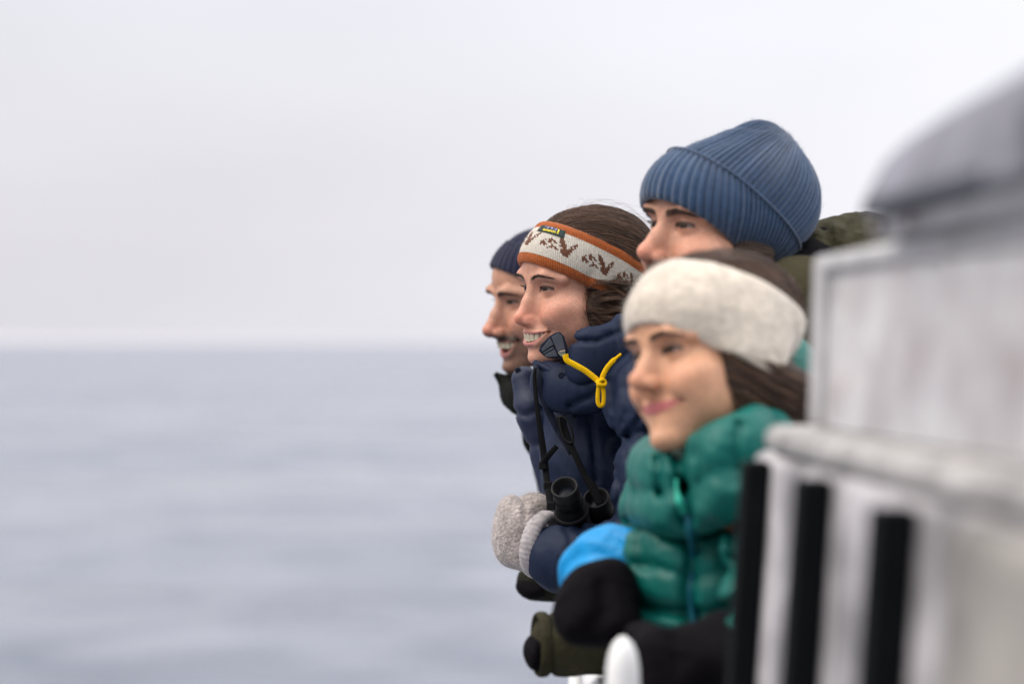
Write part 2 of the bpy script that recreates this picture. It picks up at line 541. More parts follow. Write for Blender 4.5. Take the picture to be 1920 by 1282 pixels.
    for i in range(p['crow']):
        a = math.radians(34 - 24 * i); n0 = 45.5
        F_.sub(tube([sf(n0, -1 - 1.2 * i, 0.4), sf(n0 + 4, -1 - 1.2 * i + 4.5 * math.sin(a), 0.3), sf(n0 + 8.5, -1 - 1.2 * i + 10 * math.sin(a), 0.5)], [0.7, 1.1, 0.3]), 2)
    if p['open'] > 0:   # smile crease beside the mouth
        F_.sub(tube([sf(40, -50, 0.6), sf(44, -58, 0.4), sf(45.5, -68, 0.6)], [0.5, 1.2, 0.5]), 3)
    F_.mirror()
    return F_

def face_colour(V, p):
    L = np.abs(V[:, 0]); f = V[:, 1]; z = V[:, 2]
    c = np.tile(np.array(p['skin']), (len(V), 1))
    def blend(m, col):
        nonlocal c
        m = np.clip(m, 0, 1)[:, None]; c = c * (1 - m) + np.array(col) * m
    def mult(m, col):
        nonlocal c
        m = np.clip(m, 0, 1)[:, None]; c = c * (1 - m + m * np.array(col))
    g = lambda x, y, zz, r: np.exp(-(((L - x) / r[0]) ** 2 + ((f - y) / r[1]) ** 2 + ((z - zz) / r[2]) ** 2))
    rd = p['red']
    mult(rd * g(0, 100 + p['nose'], -40 + p['nosez'], (18, 22, 16)), (1.12, 0.72, 0.68))
    mult(rd * 0.9 * g(40, 60, -32, (20, 24, 16)), (1.08, 0.76, 0.70))
    mult(0.5 * g(30, 74, -1, (17, 14, 9)), (0.82, 0.72, 0.70))
    mult(0.25 * g(0, 85, 50, (60, 40, 25)), (1.03, 1.02, 1.0))
    # lips
    mw, mz = p['mw'], -68 + p['mcz']; oz, op = p['openz'], p['open']
    q = (L / mw) ** 2
    zt = oz + (mz - oz) * q; zb = oz - op + (mz - oz + op) * q ** 1.3
    tu = p['upper'] * 1.55 * np.clip(1 - q * 0.92, 0.05, 1); tl = p['lower'] * 1.75 * np.clip(1 - q * 0.92, 0.05, 1)
    inside = (L < mw + 1.5) & (f > 60)
    m = sstep(1.5, -0.6, z - (zt + tu)) * sstep(1.5, -0.6, (zb - tl) - z) * inside
    blend(m, p['lip'])
    blend(((z < zt - 1) & (z > zb + 1) & (f < p['mcf'] + 7 - 10 * q) & (L < mw) & (f > 40) & (op > 0)) * 0.9, (0.10, 0.02, 0.02))
    # brows: the skin under the brow hair
    x = np.clip((L - 11) / 38, 0, 1)
    zc = 15.0 + p['browz'] + 8.5 * np.sin(np.clip(x * 1.25, 0, 1) * 1.9) * p['browarch'] - 7 * np.clip(x - 0.6, 0, 1) ** 1.2 * 2
    bw = p['browt'] * np.clip(1.15 - x ** 2, 0.1, 1)
    m = sstep(bw + 1.2, bw - 1.0, np.abs(z - zc)) * sstep(8, 11.5, L) * sstep(51, 46, L) * (f > 30)
    blend(m * p['browa'], p['browc'])
    # lash line; the dark band also stands in for shade round the eye
    u = (L - 29.5) / 12.8; qq = 1 - u * u
    vu = p['eyeup'] * np.sign(qq) * np.abs(qq) ** 0.8 + 0.6 * u; vl = -p['eyelo'] * qq + 0.6 * u
    near = (np.abs(u) < 1.08) & (f > 56)
    blend(sstep(3.6, 1.4, np.abs(z - vu - 0.9)) * near * p['lash'], (0.012, 0.009, 0.008))
    blend(sstep(1.2, 0.3, np.abs(z - vl + 0.4)) * near * p['lash'] * 0.5, (0.03, 0.02, 0.018))
    # stubble
    if p['beard'] > 0:
        jaw = sstep(-46, -58, z + 0.25 * (L - 30)) * sstep(52, 30, L - 0.55 * (80 - f) * 0.4) * (f > -5)
        line = np.clip(jaw, 0, 1) * sstep(-135, -118, z)
        must = sstep(-53, -56, z) * sstep(-65, -62, z) * sstep(36, 30, L) * (f > 60)
        mm_ = np.clip(line * 0.62 + must * 0.55, 0, 1) * (1 - m * 0) * p['beard']
        lipm = sstep(1.0, -0.6, z - (zt + tu)) * sstep(1.5, -0.6, (zb - tl) - z) * inside
        blend(mm_ * (1 - lipm), (0.085, 0.055, 0.04))
    return c

FACE.update(fat=0.0, browz=0.0, browarch=0.5, browt=2.6, browa=0.75, lash=0.8)

SKIN = {}
def skin_mat():
    if 'm' not in SKIN:
        m = mat('skin', (0.5, 0.3, 0.2), rough=0.47, spec=0.38, attr=True, sss=0.3, noise=[(22, 0.07, 3), (75, 0.09, 3), (330, 0.09, 2)],
                bump=[(420, 0.00022, 3, (1, 1, 1)), (1500, 0.00015, 2, (1, 1, 1))])
        SKIN['m'] = m
    return SKIN['m']

def eye_mesh(hd, side, look=(0, 0), iris=(0.10, 0.05, 0.025)):
    """Eyeball with painted iris and pupil; look = (yaw, pitch) in degrees from straight ahead."""
    c = np.array((29.5 * side, 59.8, 0.0)); r = 12.7
    n, m = 28, 20
    # polar axis along the gaze
    gy, gp = math.radians(look[0]), math.radians(look[1])
    d = np.array((math.sin(gy) * math.cos(gp), math.cos(gy) * math.cos(gp), math.sin(gp)))
    a = np.cross(d, (0, 0, 1.0)); a /= np.linalg.norm(a); b = np.cross(a, d)
    th = np.concatenate([[0.02, 0.12, 0.19, 0.21, 0.3, 0.4, 0.45, 0.48, 0.52], np.linspace(0.62, math.pi - 0.03, m - 9)])
    ph = np.linspace(0, 2 * math.pi, n, endpoint=False)
    rad = r + np.where(th < 0.5, 0.5 * (1 - (th / 0.5) ** 2), 0)
    V = c + (rad * np.cos(th))[:, None, None] * d + (rad * np.sin(th))[:, None, None] * (np.cos(ph)[None, :, None] * a + np.sin(ph)[None, :, None] * b)
    V = V.reshape(-1, 3)
    col = np.where(th < 0.2, 0, np.where(th < 0.46, 1, np.where(th < 0.5, 2, 3)))
    pal = np.array([(0.004, 0.004, 0.004), iris, (0.02, 0.012, 0.01), (0.24, 0.19, 0.175)])  # eye white darkened in its colour, standing in for lid shade
    C = np.repeat(pal[col], n, 0)
    i = np.arange(m - 1)[:, None]; j = np.arange(n)[None]
    Q = np.stack([i * n + j, (i + 1) * n + j, (i + 1) * n + (j + 1) % n, i * n + (j + 1) % n], -1).reshape(-1, 4)
    cap = np.array([[0, k, k + 1, k + 2] for k in range(0, n - 2, 2)])[:, ::1]
    Q = np.concatenate([Q, cap])
    return mesh_np('eye', hd.loc(V), Q, True, C)

EYE_M = mat('eye_surface', (0.6, 0.5, 0.5), rough=0.12, spec=0.3, attr=True)
TOOTH_M = mat('tooth_enamel', (0.58, 0.50, 0.36), rough=0.2, spec=0.5, noise=(60, 0.08, 2))
GUM_M = mat('gum', (0.30, 0.08, 0.07), rough=0.35)

def brow_strands(hd, fld, p, n=130):
    lines = []
    for side in (-1, 1):
        for i in range(n):
            x = rng.random() ** 0.9
            L = 11 + 38 * x
            zc = 15.0 + p['browz'] + 8.5 * math.sin(min(x * 1.25, 1) * 1.9) * p['browarch'] - 7 * max(x - 0.6, 0) ** 1.2 * 2
            bw = p['browt'] * max(1.15 - x * x, 0.1)
            z = zc + rng.uniform(-1, 1) * bw
            ln = rng.uniform(5, 8) * (1 - 0.3 * x)
            a = math.radians(62 - 80 * min(x * 1.8, 1)) * (1 if z < zc + bw * 0.5 else 0.2)
            pts = []
            for t in np.linspace(0, 1, 4):
                l = L + ln * t * math.cos(a); zz = z + ln * t * math.sin(a)
                fs = np.linspace(30, 100, 141)
                v = fld.sample(np.stack([np.full(141, l), fs, np.full(141, zz)], 1))
                k = np.where(v < 0)[0]
                ff = fs[k[-1]] if len(k) else 70
                pts.append((l * side, ff + 0.5 + 0.9 * t, zz))
            lines.append(hd.loc(np.array(pts)))
    return lines

def stubble_strands(hd, fld, p, n, length=1.6):
    """Short beard and moustache hairs rooted on the lower face."""
    V, Q = fld.mesh()
    L = np.abs(V[:, 0]); f = V[:, 1]; z = V[:, 2]
    jaw = (z < -50 - 0.25 * (L - 30)) & (z > -125) & (f > 0) & ~((z > -84 - p['jawdrop']) & (z < -60) & (L < p['mw'] + 3) & (f > 60))
    must = (z < -52 + p['nosez']) & (z > -63) & (L < 32) & (f > 66)
    lines = []
    for idx, m_, ln in ((np.where(jaw)[0], n, length), (np.where(must)[0], n // 4, length * 1.8)):
        if len(idx) == 0: continue
        c = V[rng.choice(idx, m_)] + rng.normal(size=(m_, 3)) * 0.6
        g = np.stack([fld.sample(c + np.eye(3)[i] * 1.5) - fld.sample(c - np.eye(3)[i] * 1.5) for i in range(3)], 1); g /= np.linalg.norm(g, axis=1)[:, None] + 1e-9
        c = c - fld.sample(c)[:, None] * g
        d = g * 0.55 + np.array((0, 0, -0.85)) + np.stack([0.3 * np.sign(c[:, 0]), np.zeros(m_), np.zeros(m_)], 1) + rng.normal(size=(m_, 3)) * 0.25
        d /= np.linalg.norm(d, axis=1)[:, None]; ll = ln * rng.uniform(0.5, 1.2, m_)[:, None]
        P3 = np.stack([c - g * 0.3, c + d * ll * 0.5, c + d * ll], 1)
        lines += list(hd.loc(P3))
    return lines

def lash_strands(hd, p, n=36):
    lines = []
    E = np.array((29.5, 59.8, 0.0))
    for side in (-1, 1):
        for i in range(n):
            u = -0.8 + 1.85 * i / (n - 1)
            q = max(1 - u * u, 0)
            z = p['eyeup'] * q ** 0.8 + 0.6 * u + 0.4
            x = E[0] + u * 12.8
            y = E[1] + math.sqrt(max(14.0 ** 2 - (u * 14) ** 2 * 0.9 - z * z, 1))
            ln = rng.uniform(3.5, 5.5) * (0.7 + 0.4 * max(u, 0))
            d = np.array((0.55 * u + 0.1, 0.9, -0.15))
            pts = [(side * (x + d[0] * ln * t), y + d[1] * ln * t, z + (d[2] * t + 0.55 * t * t) * ln) for t in np.linspace(0, 1, 4)]
            lines.append(hd.loc(np.array(pts)))
    return lines

def teeth(hd, body, p, n=5, lower=False, z0=None, h=9.0, f0=86.0):
    """Upper (or lower) row as single teeth, parts of the person."""
    widths = [8.6, 7.0, 7.8, 7.0, 6.8, 8.5][:n]
    if lower: widths = [5.6, 6.0, 7.0, 7.0, 7.0, 9][:n]
    for side in (1, -1):
        s = 0.0
        for i, w in enumerate(widths):
            sm = s + w / 2; s += w + 0.25
            a = sm / 29.0
            l = 25.5 * math.sin(min(a, 1.5)); f = f0 - 32 * (1 - math.cos(a))
            # tangent frame
            tl, tf = 25.5 * math.cos(a), -32 * math.sin(a); L_ = math.hypot(tl, tf); tl /= L_; tf /= L_
            hh = h * (1.0, 0.92, 1.04, 0.9, 0.85, 0.8)[i]
            nu, nv = 7, 6
            V = []
            for sgn in (1, -1):
                for b in range(nv):
                    for c in range(nu):
                        u = -1 + 2 * c / (nu - 1); v = b / (nv - 1)
                        ww = w / 2 * (0.80 + 0.20 * math.sin(min(v * 1.3, 1) * math.pi / 2)) * (1 - 0.10 * max(v - 0.8, 0) / 0.2)
                        th = 3.2 * (1 - abs(u) ** 2.6) ** 0.6 * (1 - 0.55 * v ** 2) + 0.3
                        zz = -v * hh + (0.8 if i == 2 else 0.5) * (u * u) * (1 if v > 0.9 else 0)
                        px_ = l + tl * u * ww + sgn * th * (-tf) * 1.0
                        py_ = f + tf * u * ww + sgn * th * tl
                        V.append((side * px_, py_, (z0 if z0 is not None else p['openz'] + 3) + (zz if not lower else -zz)))
            Q = []
            for k in (0, 1):
                o = k * nu * nv
                for b in range(nv - 1):
                    for c in range(nu - 1):
                        q = [o + b * nu + c, o + b * nu + c + 1, o + (b + 1) * nu + c + 1, o + (b + 1) * nu + c]
                        Q.append(q if k == 0 else q[::-1])
            o = nu * nv
            ring = [c for c in range(nu)] + [b * nu + nu - 1 for b in range(1, nv)] + [(nv - 1) * nu + c for c in range(nu - 2, -1, -1)] + [b * nu for b in range(nv - 2, 0, -1)]
            for a_, b_ in zip(ring, ring[1:] + ring[:1]): Q.append([a_, b_, o + b_, o + a_])
            link('tooth', mesh_np('tooth', hd.loc(V), np.array(Q)), TOOTH_M, body, hd.M)

def make_head(hd, p, look=(0, 0), iris=(0.10, 0.05, 0.025)):
    q = dict(FACE); q.update(p)
    fld = sculpt(q)
    V, Q = fld.mesh()
    V = relax(V, Q, q.get('soft', 3), 0.4)
    C = face_colour(V, q)
    return fld, q, V, Q, C

# ---------------------------------------------------------------- the ship's side, sea and far shore
WHITE = mat('white_ship_paint', (0.47, 0.465, 0.475), rough=0.38, noise=[(7, 0.35, 4), (14, 0.15, 5)], bump=[(9, 0.002, 3, (1, 1, 1))])
LEDGEM = mat('worn_ledge_paint', (0.39, 0.38, 0.375), rough=0.55, noise=[(8, 0.5, 4), (30, 0.2, 4)])
WALLM = mat('scuffed_wall_paint', (0.335, 0.325, 0.34), rough=0.5, noise=[(9, 0.75, 4), (25, 0.25, 4)], bump=[(9, 0.002, 3, (1, 1, 1))])
WARMW = mat('weathered_warm_paint', (0.265, 0.25, 0.232), rough=0.5, noise=[(8, 0.5, 5)], bump=[(9, 0.002, 3, (1, 1, 1))])
RAILW = mat('rail_gloss_white', (0.82, 0.82, 0.82), rough=0.22, noise=(20, 0.03, 3))
RUBBER = mat('black_rubber', (0.004, 0.0048, 0.006), rough=0.8, spec=0.08, noise=(20, 0.2, 3))
SLATE = mat('slate_grey_canvas', (0.215, 0.215, 0.255), rough=0.55, noise=[(7, 0.28, 4), (22, 0.15, 3)], bump=[(12, 0.004, 3, (1, 1, 1))])
DARKT = mat('dark_trim', (0.06, 0.065, 0.085), rough=0.5)
DECKM = mat('deck_grey', (0.16, 0.17, 0.18), rough=0.7, noise=(12, 0.1, 4))
PINK = mat('faded_pink_cloth', (0.42, 0.27, 0.27), rough=0.9, noise=(12, 0.2, 4))
BROWNM = mat('brown_bracket', (0.13, 0.10, 0.10), rough=0.6)

def sea_material():
    m = bpy.data.materials.new('sea_water'); m.use_nodes = True
    t = m.node_tree; b = t.nodes['Principled BSDF']
    b.inputs['Base Color'].default_value = (0.150, 0.165, 0.205, 1)
    b.inputs['Roughness'].default_value = 0.22
    b.inputs['IOR'].default_value = 1.333
    g = t.nodes.new('ShaderNodeNewGeometry')
    prev = None
    for sc, dist, det, an in ((0.012, 2.6, 3, (0.5, 1.5, 1)), (0.06, 1.0, 5, (0.7, 1.5, 1)), (0.17, 0.8, 3, (0.6, 1.2, 1)), (0.5, 0.25, 5, (0.8, 1.3, 1))):
        mp = t.nodes.new('ShaderNodeMapping'); mp.inputs['Scale'].default_value = an; mp.inputs['Rotation'].default_value = (0, 0, 0.25)
        t.links.new(g.outputs['Position'], mp.inputs['Vector'])
        nz = t.nodes.new('ShaderNodeTexNoise'); nz.inputs['Scale'].default_value = sc; nz.inputs['Detail'].default_value = det; nz.inputs['Roughness'].default_value = 0.6
        t.links.new(mp.outputs['Vector'], nz.inputs['Vector'])
        bp = t.nodes.new('ShaderNodeBump'); bp.inputs['Distance'].default_value = dist; bp.inputs['Strength'].default_value = 1
        t.links.new(nz.outputs['Fac'], bp.inputs['Height'])
        if prev is not None: t.links.new(prev, bp.inputs['Normal'])
        prev = bp.outputs['Normal']
    t.links.new(prev, b.inputs['Normal'])
    # wind streaks: patches of rougher and smoother water
    mp = t.nodes.new('ShaderNodeMapping'); mp.inputs['Scale'].default_value = (0.35, 1.0, 1)
    t.links.new(g.outputs['Position'], mp.inputs['Vector'])
    nz = t.nodes.new('ShaderNodeTexNoise'); nz.inputs['Scale'].default_value = 0.05; nz.inputs['Detail'].default_value = 6; nz.inputs['Roughness'].default_value = 0.65
    t.links.new(mp.outputs['Vector'], nz.inputs['Vector'])
    mr = t.nodes.new('ShaderNodeMapRange'); mr.inputs['From Min'].default_value = 0.35; mr.inputs['From Max'].default_value = 0.65
    mr.inputs['To Min'].default_value = 0.10; mr.inputs['To Max'].default_value = 0.30
    t.links.new(nz.outputs['Fac'], mr.inputs['Value']); t.links.new(mr.outputs['Result'], b.inputs['Roughness'])
    mp2 = t.nodes.new('ShaderNodeMapping'); mp2.inputs['Scale'].default_value = (0.6, 0.55, 1); mp2.inputs['Rotation'].default_value = (0, 0, 0.3)
    t.links.new(g.outputs['Position'], mp2.inputs['Vector'])
    n2 = t.nodes.new('ShaderNodeTexNoise'); n2.inputs['Scale'].default_value = 0.30; n2.inputs['Detail'].default_value = 5; n2.inputs['Roughness'].default_value = 0.6; n2.inputs['Distortion'].default_value = 0.6
    t.links.new(mp2.outputs['Vector'], n2.inputs['Vector'])
    rp2 = t.nodes.new('ShaderNodeValToRGB')
    rp2.color_ramp.elements[0].position = 0.34; rp2.color_ramp.elements[0].color = (0.062, 0.080, 0.120, 1)
    rp2.color_ramp.elements[1].position = 0.66; rp2.color_ramp.elements[1].color = (0.185, 0.204, 0.246, 1)
    t.links.new(n2.outputs['Fac'], rp2.inputs['Fac']); t.links.new(rp2.outputs['Color'], b.inputs['Base Color'])
    return m
SEA_Z = -5.0
def polar_sheet(z, rmax):
    r = np.concatenate([[0.5], np.geomspace(3, rmax, 60)]); a = np.linspace(0, 2 * math.pi, 97)[:-1]
    V = np.stack([(r[:, None] * np.cos(a)), (r[:, None] * np.sin(a)), np.full((len(r), len(a)), z)], -1).reshape(-1, 3)
    n = len(a); i = np.arange(len(r) - 1)[:, None]; j = np.arange(n)[None]
    Q = np.stack([i * n + j, (i + 1) * n + j, (i + 1) * n + (j + 1) % n, i * n + (j + 1) % n], -1).reshape(-1, 4)
    return V, Q
V, Q = polar_sheet(SEA_Z, 60000)
tag(link('sea', mesh_np('sea', V, Q), sea_material()), 'pale blue grey sea with a low swell reaching the horizon', 'sea', kind='structure')
# a low snow covered coast far off on the left, haze put in as a greyer snow colour
SNOW = mat('hazed_snow', (0.365, 0.357, 0.385), rough=0.9, coords='Generated', noise=(9, 0.03, 5))
xs = np.linspace(-9000, 3500, 180); D = 21000
hgt = 6 + 62 * (1 + 0.12 * np.sin(xs / 1300 + 0.6) + 0.06 * np.sin(xs / 410)) * sstep(2500, -4500, xs)
rows = [(0, SEA_Z - 2), (200, 0.25), (700, 0.6), (1500, 0.9), (2400, 1.0), (5200, 0.0)]
V = np.concatenate([np.stack([xs * (1 + dy / D), np.full_like(xs, D + dy), np.full_like(xs, zz) if k == 0 else zz * hgt], 1) for k, (dy, zz) in enumerate(rows)])
n = len(xs); i = np.arange(len(rows) - 1)[:, None]; j = np.arange(n - 1)[None]
Q = np.stack([i * n + j, i * n + j + 1, (i + 1) * n + j + 1, (i + 1) * n + j], -1).reshape(-1, 4)
tag(link('coast', mesh_np('coast', V, Q), SNOW), 'low snowy coast on the horizon', 'coast', kind='structure')

# hull and deck of the boat the people stand on: the side curves away to the right towards the bow
def deck_edge(y):
    return 0.03 + 2.9 * (max(y - 4.2, 0) / 4.8) ** 1.8
ys = np.concatenate([np.linspace(-7, 4, 12), np.linspace(4.4, 9, 14)])
boat = empty('boat', (2.9, 0, 0), 'white boat whose side the four people lean over', 'boat')
outer = np.array([(deck_edge(y), y) for y in ys]); inner = np.stack([5.8 - outer[:, 0], outer[:, 1]], 1)
V, Q = [], []
for (a, b) in zip(outer, inner): V += [(a[0], a[1], 0.0), (b[0], b[1], 0.0)]
Q = [(2 * i, 2 * i + 1, 2 * i + 3, 2 * i + 2) for i in range(len(ys) - 1)]
link('deck', mesh_np('deck', np.array(V), np.array(Q), False), DECKM, boat)
prof = [(0.0, -0.004), (0.02, -0.25), (0.10, -2.0), (0.55, -4.4), (1.1, -6.2)]
loop = np.concatenate([outer, inner[::-1]]); cen = np.array([2.9, 0])
V, Q = [], []
for dx, z in prof:
    for q in loop:
        s_ = (1 if q[0] < 2.9 else -1); V.append((q[0] + s_ * min(dx, abs(2.9 - q[0])), q[1], z))
m = len(loop)
for r in range(len(prof) - 1):
    for k in range(m):
        Q.append((r * m + k, (r + 1) * m + k, (r + 1) * m + (k + 1) % m, r * m + (k + 1) % m))
link('hull', mesh_np('hull', np.array(V), np.array(Q), False), WHITE, boat)

# guard rail
RX, RZ = 0.118, 1.055
rail = empty('guard_rail', (RX, 4.0, 0), 'white tube guard rail the four people rest their arms on', 'railing')
def rail_x(y): return RX + (deck_edge(y) - 0.03)
rp = np.array([(rail_x(y), y, RZ) for y in np.concatenate([np.linspace(2.62, 4.2, 8), np.linspace(4.5, 8.4, 16)])])
link('top_rail', mesh_quads('top_rail', *sweep(rp, 0.026, n=16)), RAILW, rail)
rp2 = rp.copy(); rp2[:, 2] = 0.55
link('middle_rail', mesh_quads('middle_rail', *sweep(rp2, 0.016, n=12)), RAILW, rail)
for y in (3.3, 4.25, 5.3, 6.4, 7.5):
    link('post', mesh_quads('post', *sweep([(rail_x(y), y, 0), (rail_x(y), y, 0.5), (rail_x(y), y, RZ - 0.01)], 0.019, n=12)), RAILW, rail)
# the end of the rail: a stout white post whose rounded top shows between the mittens
pz = P(1168, 1193, 2.395)
pp = [(pz[0], pz[1], z) for z in (0.0, 0.5, pz[2] - 0.05, pz[2] - 0.03, pz[2] - 0.016, pz[2] - 0.006, pz[2])]
end = empty('end_post', (pz[0], pz[1], 0), 'round topped glossy white post gripped by the black mitten', 'post')
link('tube', mesh_quads('tube', *sweep(pp, [0.0172, 0.0172, 0.0172, 0.0165, 0.014, 0.0095, 0.003], n=20)), RAILW, end)
link('base_plate', rbox((pz[0] - 0.05, pz[1] - 0.05, 0.004), (pz[0] + 0.05, pz[1] + 0.05, 0.02)), RAILW, end)

# deckhouse side close to the camera
CAB = empty('deckhouse', (0.75, 1.7, 0), 'white deckhouse side with black rubber strips, window and grey hood at the right', 'deckhouse')
def wx(y, z=0): return 0.236 + (2.30 - y) * 0.060 + 0.07 * min(z, 0)      # outer face of the wall at a y and a height above the eye
def wall_box(name, y0, y1, z0, z1, out, deep, m, r=0.006, parent=None, lean=0.0):
    """A box on the wall between two stations and heights (z above the eye), standing out by `out` and going `deep` into it."""
    bm = bmesh.new()
    vs = []
    for z in (z0, z1):
        for y in (y0, y1):
            for dx in (-out, deep):
                vs.append(bm.verts.new((wx(y, z) + dx + (lean if z == z1 and dx == -out else 0), y, EYE + z)))
    q = lambda *i: bm.faces.new([vs[k] for k in i])
    q(0, 1, 3, 2); q(4, 6, 7, 5); q(0, 4, 5, 1); q(2, 3, 7, 6); q(0, 2, 6, 4); q(1, 5, 7, 3)
    bmesh.ops.recalc_face_normals(bm, faces=bm.faces)
    if r: bmesh.ops.bevel(bm, geom=list(bm.edges), offset=r, segments=3, profile=0.5, affect='EDGES')
    me = bpy.data.meshes.new(name); bm.to_mesh(me); bm.free()
    return link(name, me, m, parent or CAB)
wall_box('lower_wall', 1.00, 2.30, -1.498, -0.102, 0.0, 0.9, WALLM, 0.012)
wall_box('ledge', 0.98, 2.23, -0.101, -0.076, 0.0025, 0.95, LEDGEM, 0.011)
wall_box('side_panel', 0.99, 1.49, -1.49, -0.106, 0.012, 0.3, WARMW, 0.02)
for y, zt in ((2.20, -0.108), (1.91, -0.108), (1.615, -0.110)):
    wall_box('rubber_strip', y - 0.018, y + 0.018, -1.46, zt, 0.024 + (2.2 - y) * 0.008, -0.001, RUBBER, 0.004)
# window unit on the ledge: post, frame, pale pane; something pink lies behind it
wall_box('corner_post', 2.13, 2.17, -0.074, 0.077, -0.026, 0.056, WHITE, 0.006)
wall_box('top_frame', 1.02, 2.129, 0.060, 0.077, -0.026, 0.056, WHITE, 0.006)
wall_box('upper_wall', 1.0, 1.84, 0.078, 0.0935, -0.008, 0.8, WHITE, 0.006)
PANE = bpy.data.materials.new('hazy_pane'); PANE.use_nodes = True
_t = PANE.node_tree; _b = _t.nodes['Principled BSDF']; _b.inputs['Base Color'].default_value = (0.60, 0.60, 0.64, 1); _b.inputs['Roughness'].default_value = 0.15
_b.inputs['Alpha'].default_value = 0.75
_tc = _t.nodes.new('ShaderNodeTexCoord'); _mp = _t.nodes.new('ShaderNodeMapping'); _mp.inputs['Scale'].default_value = (6, 6, 9)
_nz = _t.nodes.new('ShaderNodeTexNoise'); _nz.inputs['Scale'].default_value = 1.6; _nz.inputs['Detail'].default_value = 4
_rp = _t.nodes.new('ShaderNodeValToRGB'); _rp.color_ramp.elements[0].position = 0.35; _rp.color_ramp.elements[0].color = (0.44, 0.40, 0.405, 1); _rp.color_ramp.elements[1].position = 0.65; _rp.color_ramp.elements[1].color = (0.74, 0.74, 0.76, 1)
_t.links.new(_tc.outputs['Object'], _mp.inputs['Vector']); _t.links.new(_mp.outputs['Vector'], _nz.inputs['Vector']); _t.links.new(_nz.outputs['Fac'], _rp.inputs['Fac']); _t.links.new(_rp.outputs['Color'], _b.inputs['Base Color'])
wall_box('pane', 1.03, 2.128, -0.074, 0.059, -0.034, 0.038, PANE, 0)
wall_box('inner_wall', 1.0, 2.10, -0.074, 0.081, -0.30, 0.32, WHITE, 0)
wall_box('end_wall', 2.105, 2.128, -0.074, 0.059, -0.040, 0.32, WHITE, 0)
wall_box('mullion', 1.40, 1.44, -0.073, 0.0595, -0.028, 0.050, WHITE, 0.005)
cl = tag(wall_box('folded_cloth', 1.50, 2.04, -0.0735, -0.006, -0.048, 0.2, PINK, 0.02), 'faded pink folded cloth lying behind the hazy deckhouse window', 'cloth')
cl.matrix_basis = world_of(cl); cl.parent = None
# grey hood over the deckhouse: leaning-in sides, raked front, a darker band along its foot
bm = bmesh.new()
ring = []
for y, zt in ((1.81, 0.132), (1.785, 0.143), (1.74, 0.150), (1.60, 0.158), (1.30, 0.170), (0.9, 0.182)):
    ring.append([bm.verts.new((wx(y) + dx, y, EYE + z)) for dx, z in ((-0.006, 0.094), (0.000, 0.094 + (zt - 0.094) * 0.45), (0.008, 0.094 + (zt - 0.094) * 0.8), (0.016, zt - 0.003), (0.030, zt), (0.8, zt + 0.02), (0.8, 0.094))])
for a, b in zip(ring, ring[1:]):
    for k in range(len(a)): bm.faces.new((a[k], a[(k + 1) % len(a)], b[(k + 1) % len(a)], b[k]))
bm.faces.new(ring[0]); bm.faces.new(ring[-1][::-1])
bmesh.ops.recalc_face_normals(bm, faces=bm.faces)
bmesh.ops.bevel(bm, geom=list(bm.edges), offset=0.003, segments=2, profile=0.5, affect='EDGES')
me = bpy.data.meshes.new('hood'); bm.to_mesh(me); bm.free()
link('hood', me, SLATE, CAB)
wall_box('hood_trim', 1.45, 1.79, 0.095, 0.105, 0.0075, -0.001, DARKT, 0.002)
for y in (1.80, 1.70): wall_box('bracket', y - 0.012, y + 0.012, 0.080, 0.0925, -0.005, 0.03, BROWNM, 0.003)
wall_box('vent_box', 1.27, 1.335, 0.098, 0.130, 0.012, -0.002, DARKT, 0.004)

# ---------------------------------------------------------------- fabrics and hair
NAVY = mat('navy_nylon', (0.0085, 0.0165, 0.043), rough=0.6, spec=0.2, noise=[(14, 0.12, 4), (300, 0.08, 2)], bump=[(20, 0.0040, 4, (1, 1, 0.45)), (11, 0.0035, 4, (1, 1, 0.5), 'R'), (90, 0.0008, 3, (1, 1, 0.5)), (1800, 0.0002, 1, (1, 1, 1))])
NAVYL = mat('light_navy_nylon', (0.019, 0.026, 0.058), rough=0.5, spec=0.25, noise=(14, 0.12, 4), bump=[(30, 0.003, 3, (1, 1, 1)), (1800, 0.0002, 1, (1, 1, 1))])
NAVYD = mat('dark_navy_lining', (0.008, 0.012, 0.028), rough=0.7, noise=(40, 0.15, 3), bump=[(60, 0.003, 4, (1, 1, 1))])
TEAL = mat('teal_nylon', (0.001, 0.112, 0.094), rough=0.48, spec=0.3, noise=[(12, 0.14, 4)], bump=[(22, 0.004, 4, (1, 1, 0.6)), (12, 0.006, 4, (1, 1, 0.5), 'R'), (90, 0.0015, 3, (1, 1, 1))])
MINT = mat('mint_zip_tape', (0.03, 0.42, 0.30), rough=0.5)
TEALB = mat('blue_zip_tape', (0.002, 0.10, 0.14), rough=0.55)
CYAN = mat('bright_blue_nylon', (0.002, 0.27, 0.62), rough=0.45, noise=(30, 0.1, 3), bump=[(40, 0.006, 4, (1, 1, 1))])
BLACKN = mat('black_nylon', (0.0045, 0.0036, 0.005), rough=0.85, spec=0.07, noise=(18, 0.2, 4), bump=[(35, 0.006, 5, (1, 1, 1))])
OLIVE = mat('olive_cotton', (0.036, 0.032, 0.017), rough=0.85, spec=0.12, noise=[(9, 0.2, 4), (60, 0.1, 3)], bump=[(26, 0.010, 5, (1, 1, 1)), (120, 0.002, 3, (1, 1, 1))])
OLIVED = mat('dark_olive_cotton', (0.013, 0.014, 0.008), rough=0.85, spec=0.15, noise=(14, 0.2, 4), bump=[(30, 0.008, 5, (1, 1, 1))])
TROUS = mat('dark_trousers', (0.015, 0.016, 0.02), rough=0.8, noise=(12, 0.2, 4), bump=[(20, 0.008, 4, (1, 1, 1))])
BOOT = mat('boot_leather', (0.02, 0.014, 0.010), rough=0.5, noise=(12, 0.2, 4))
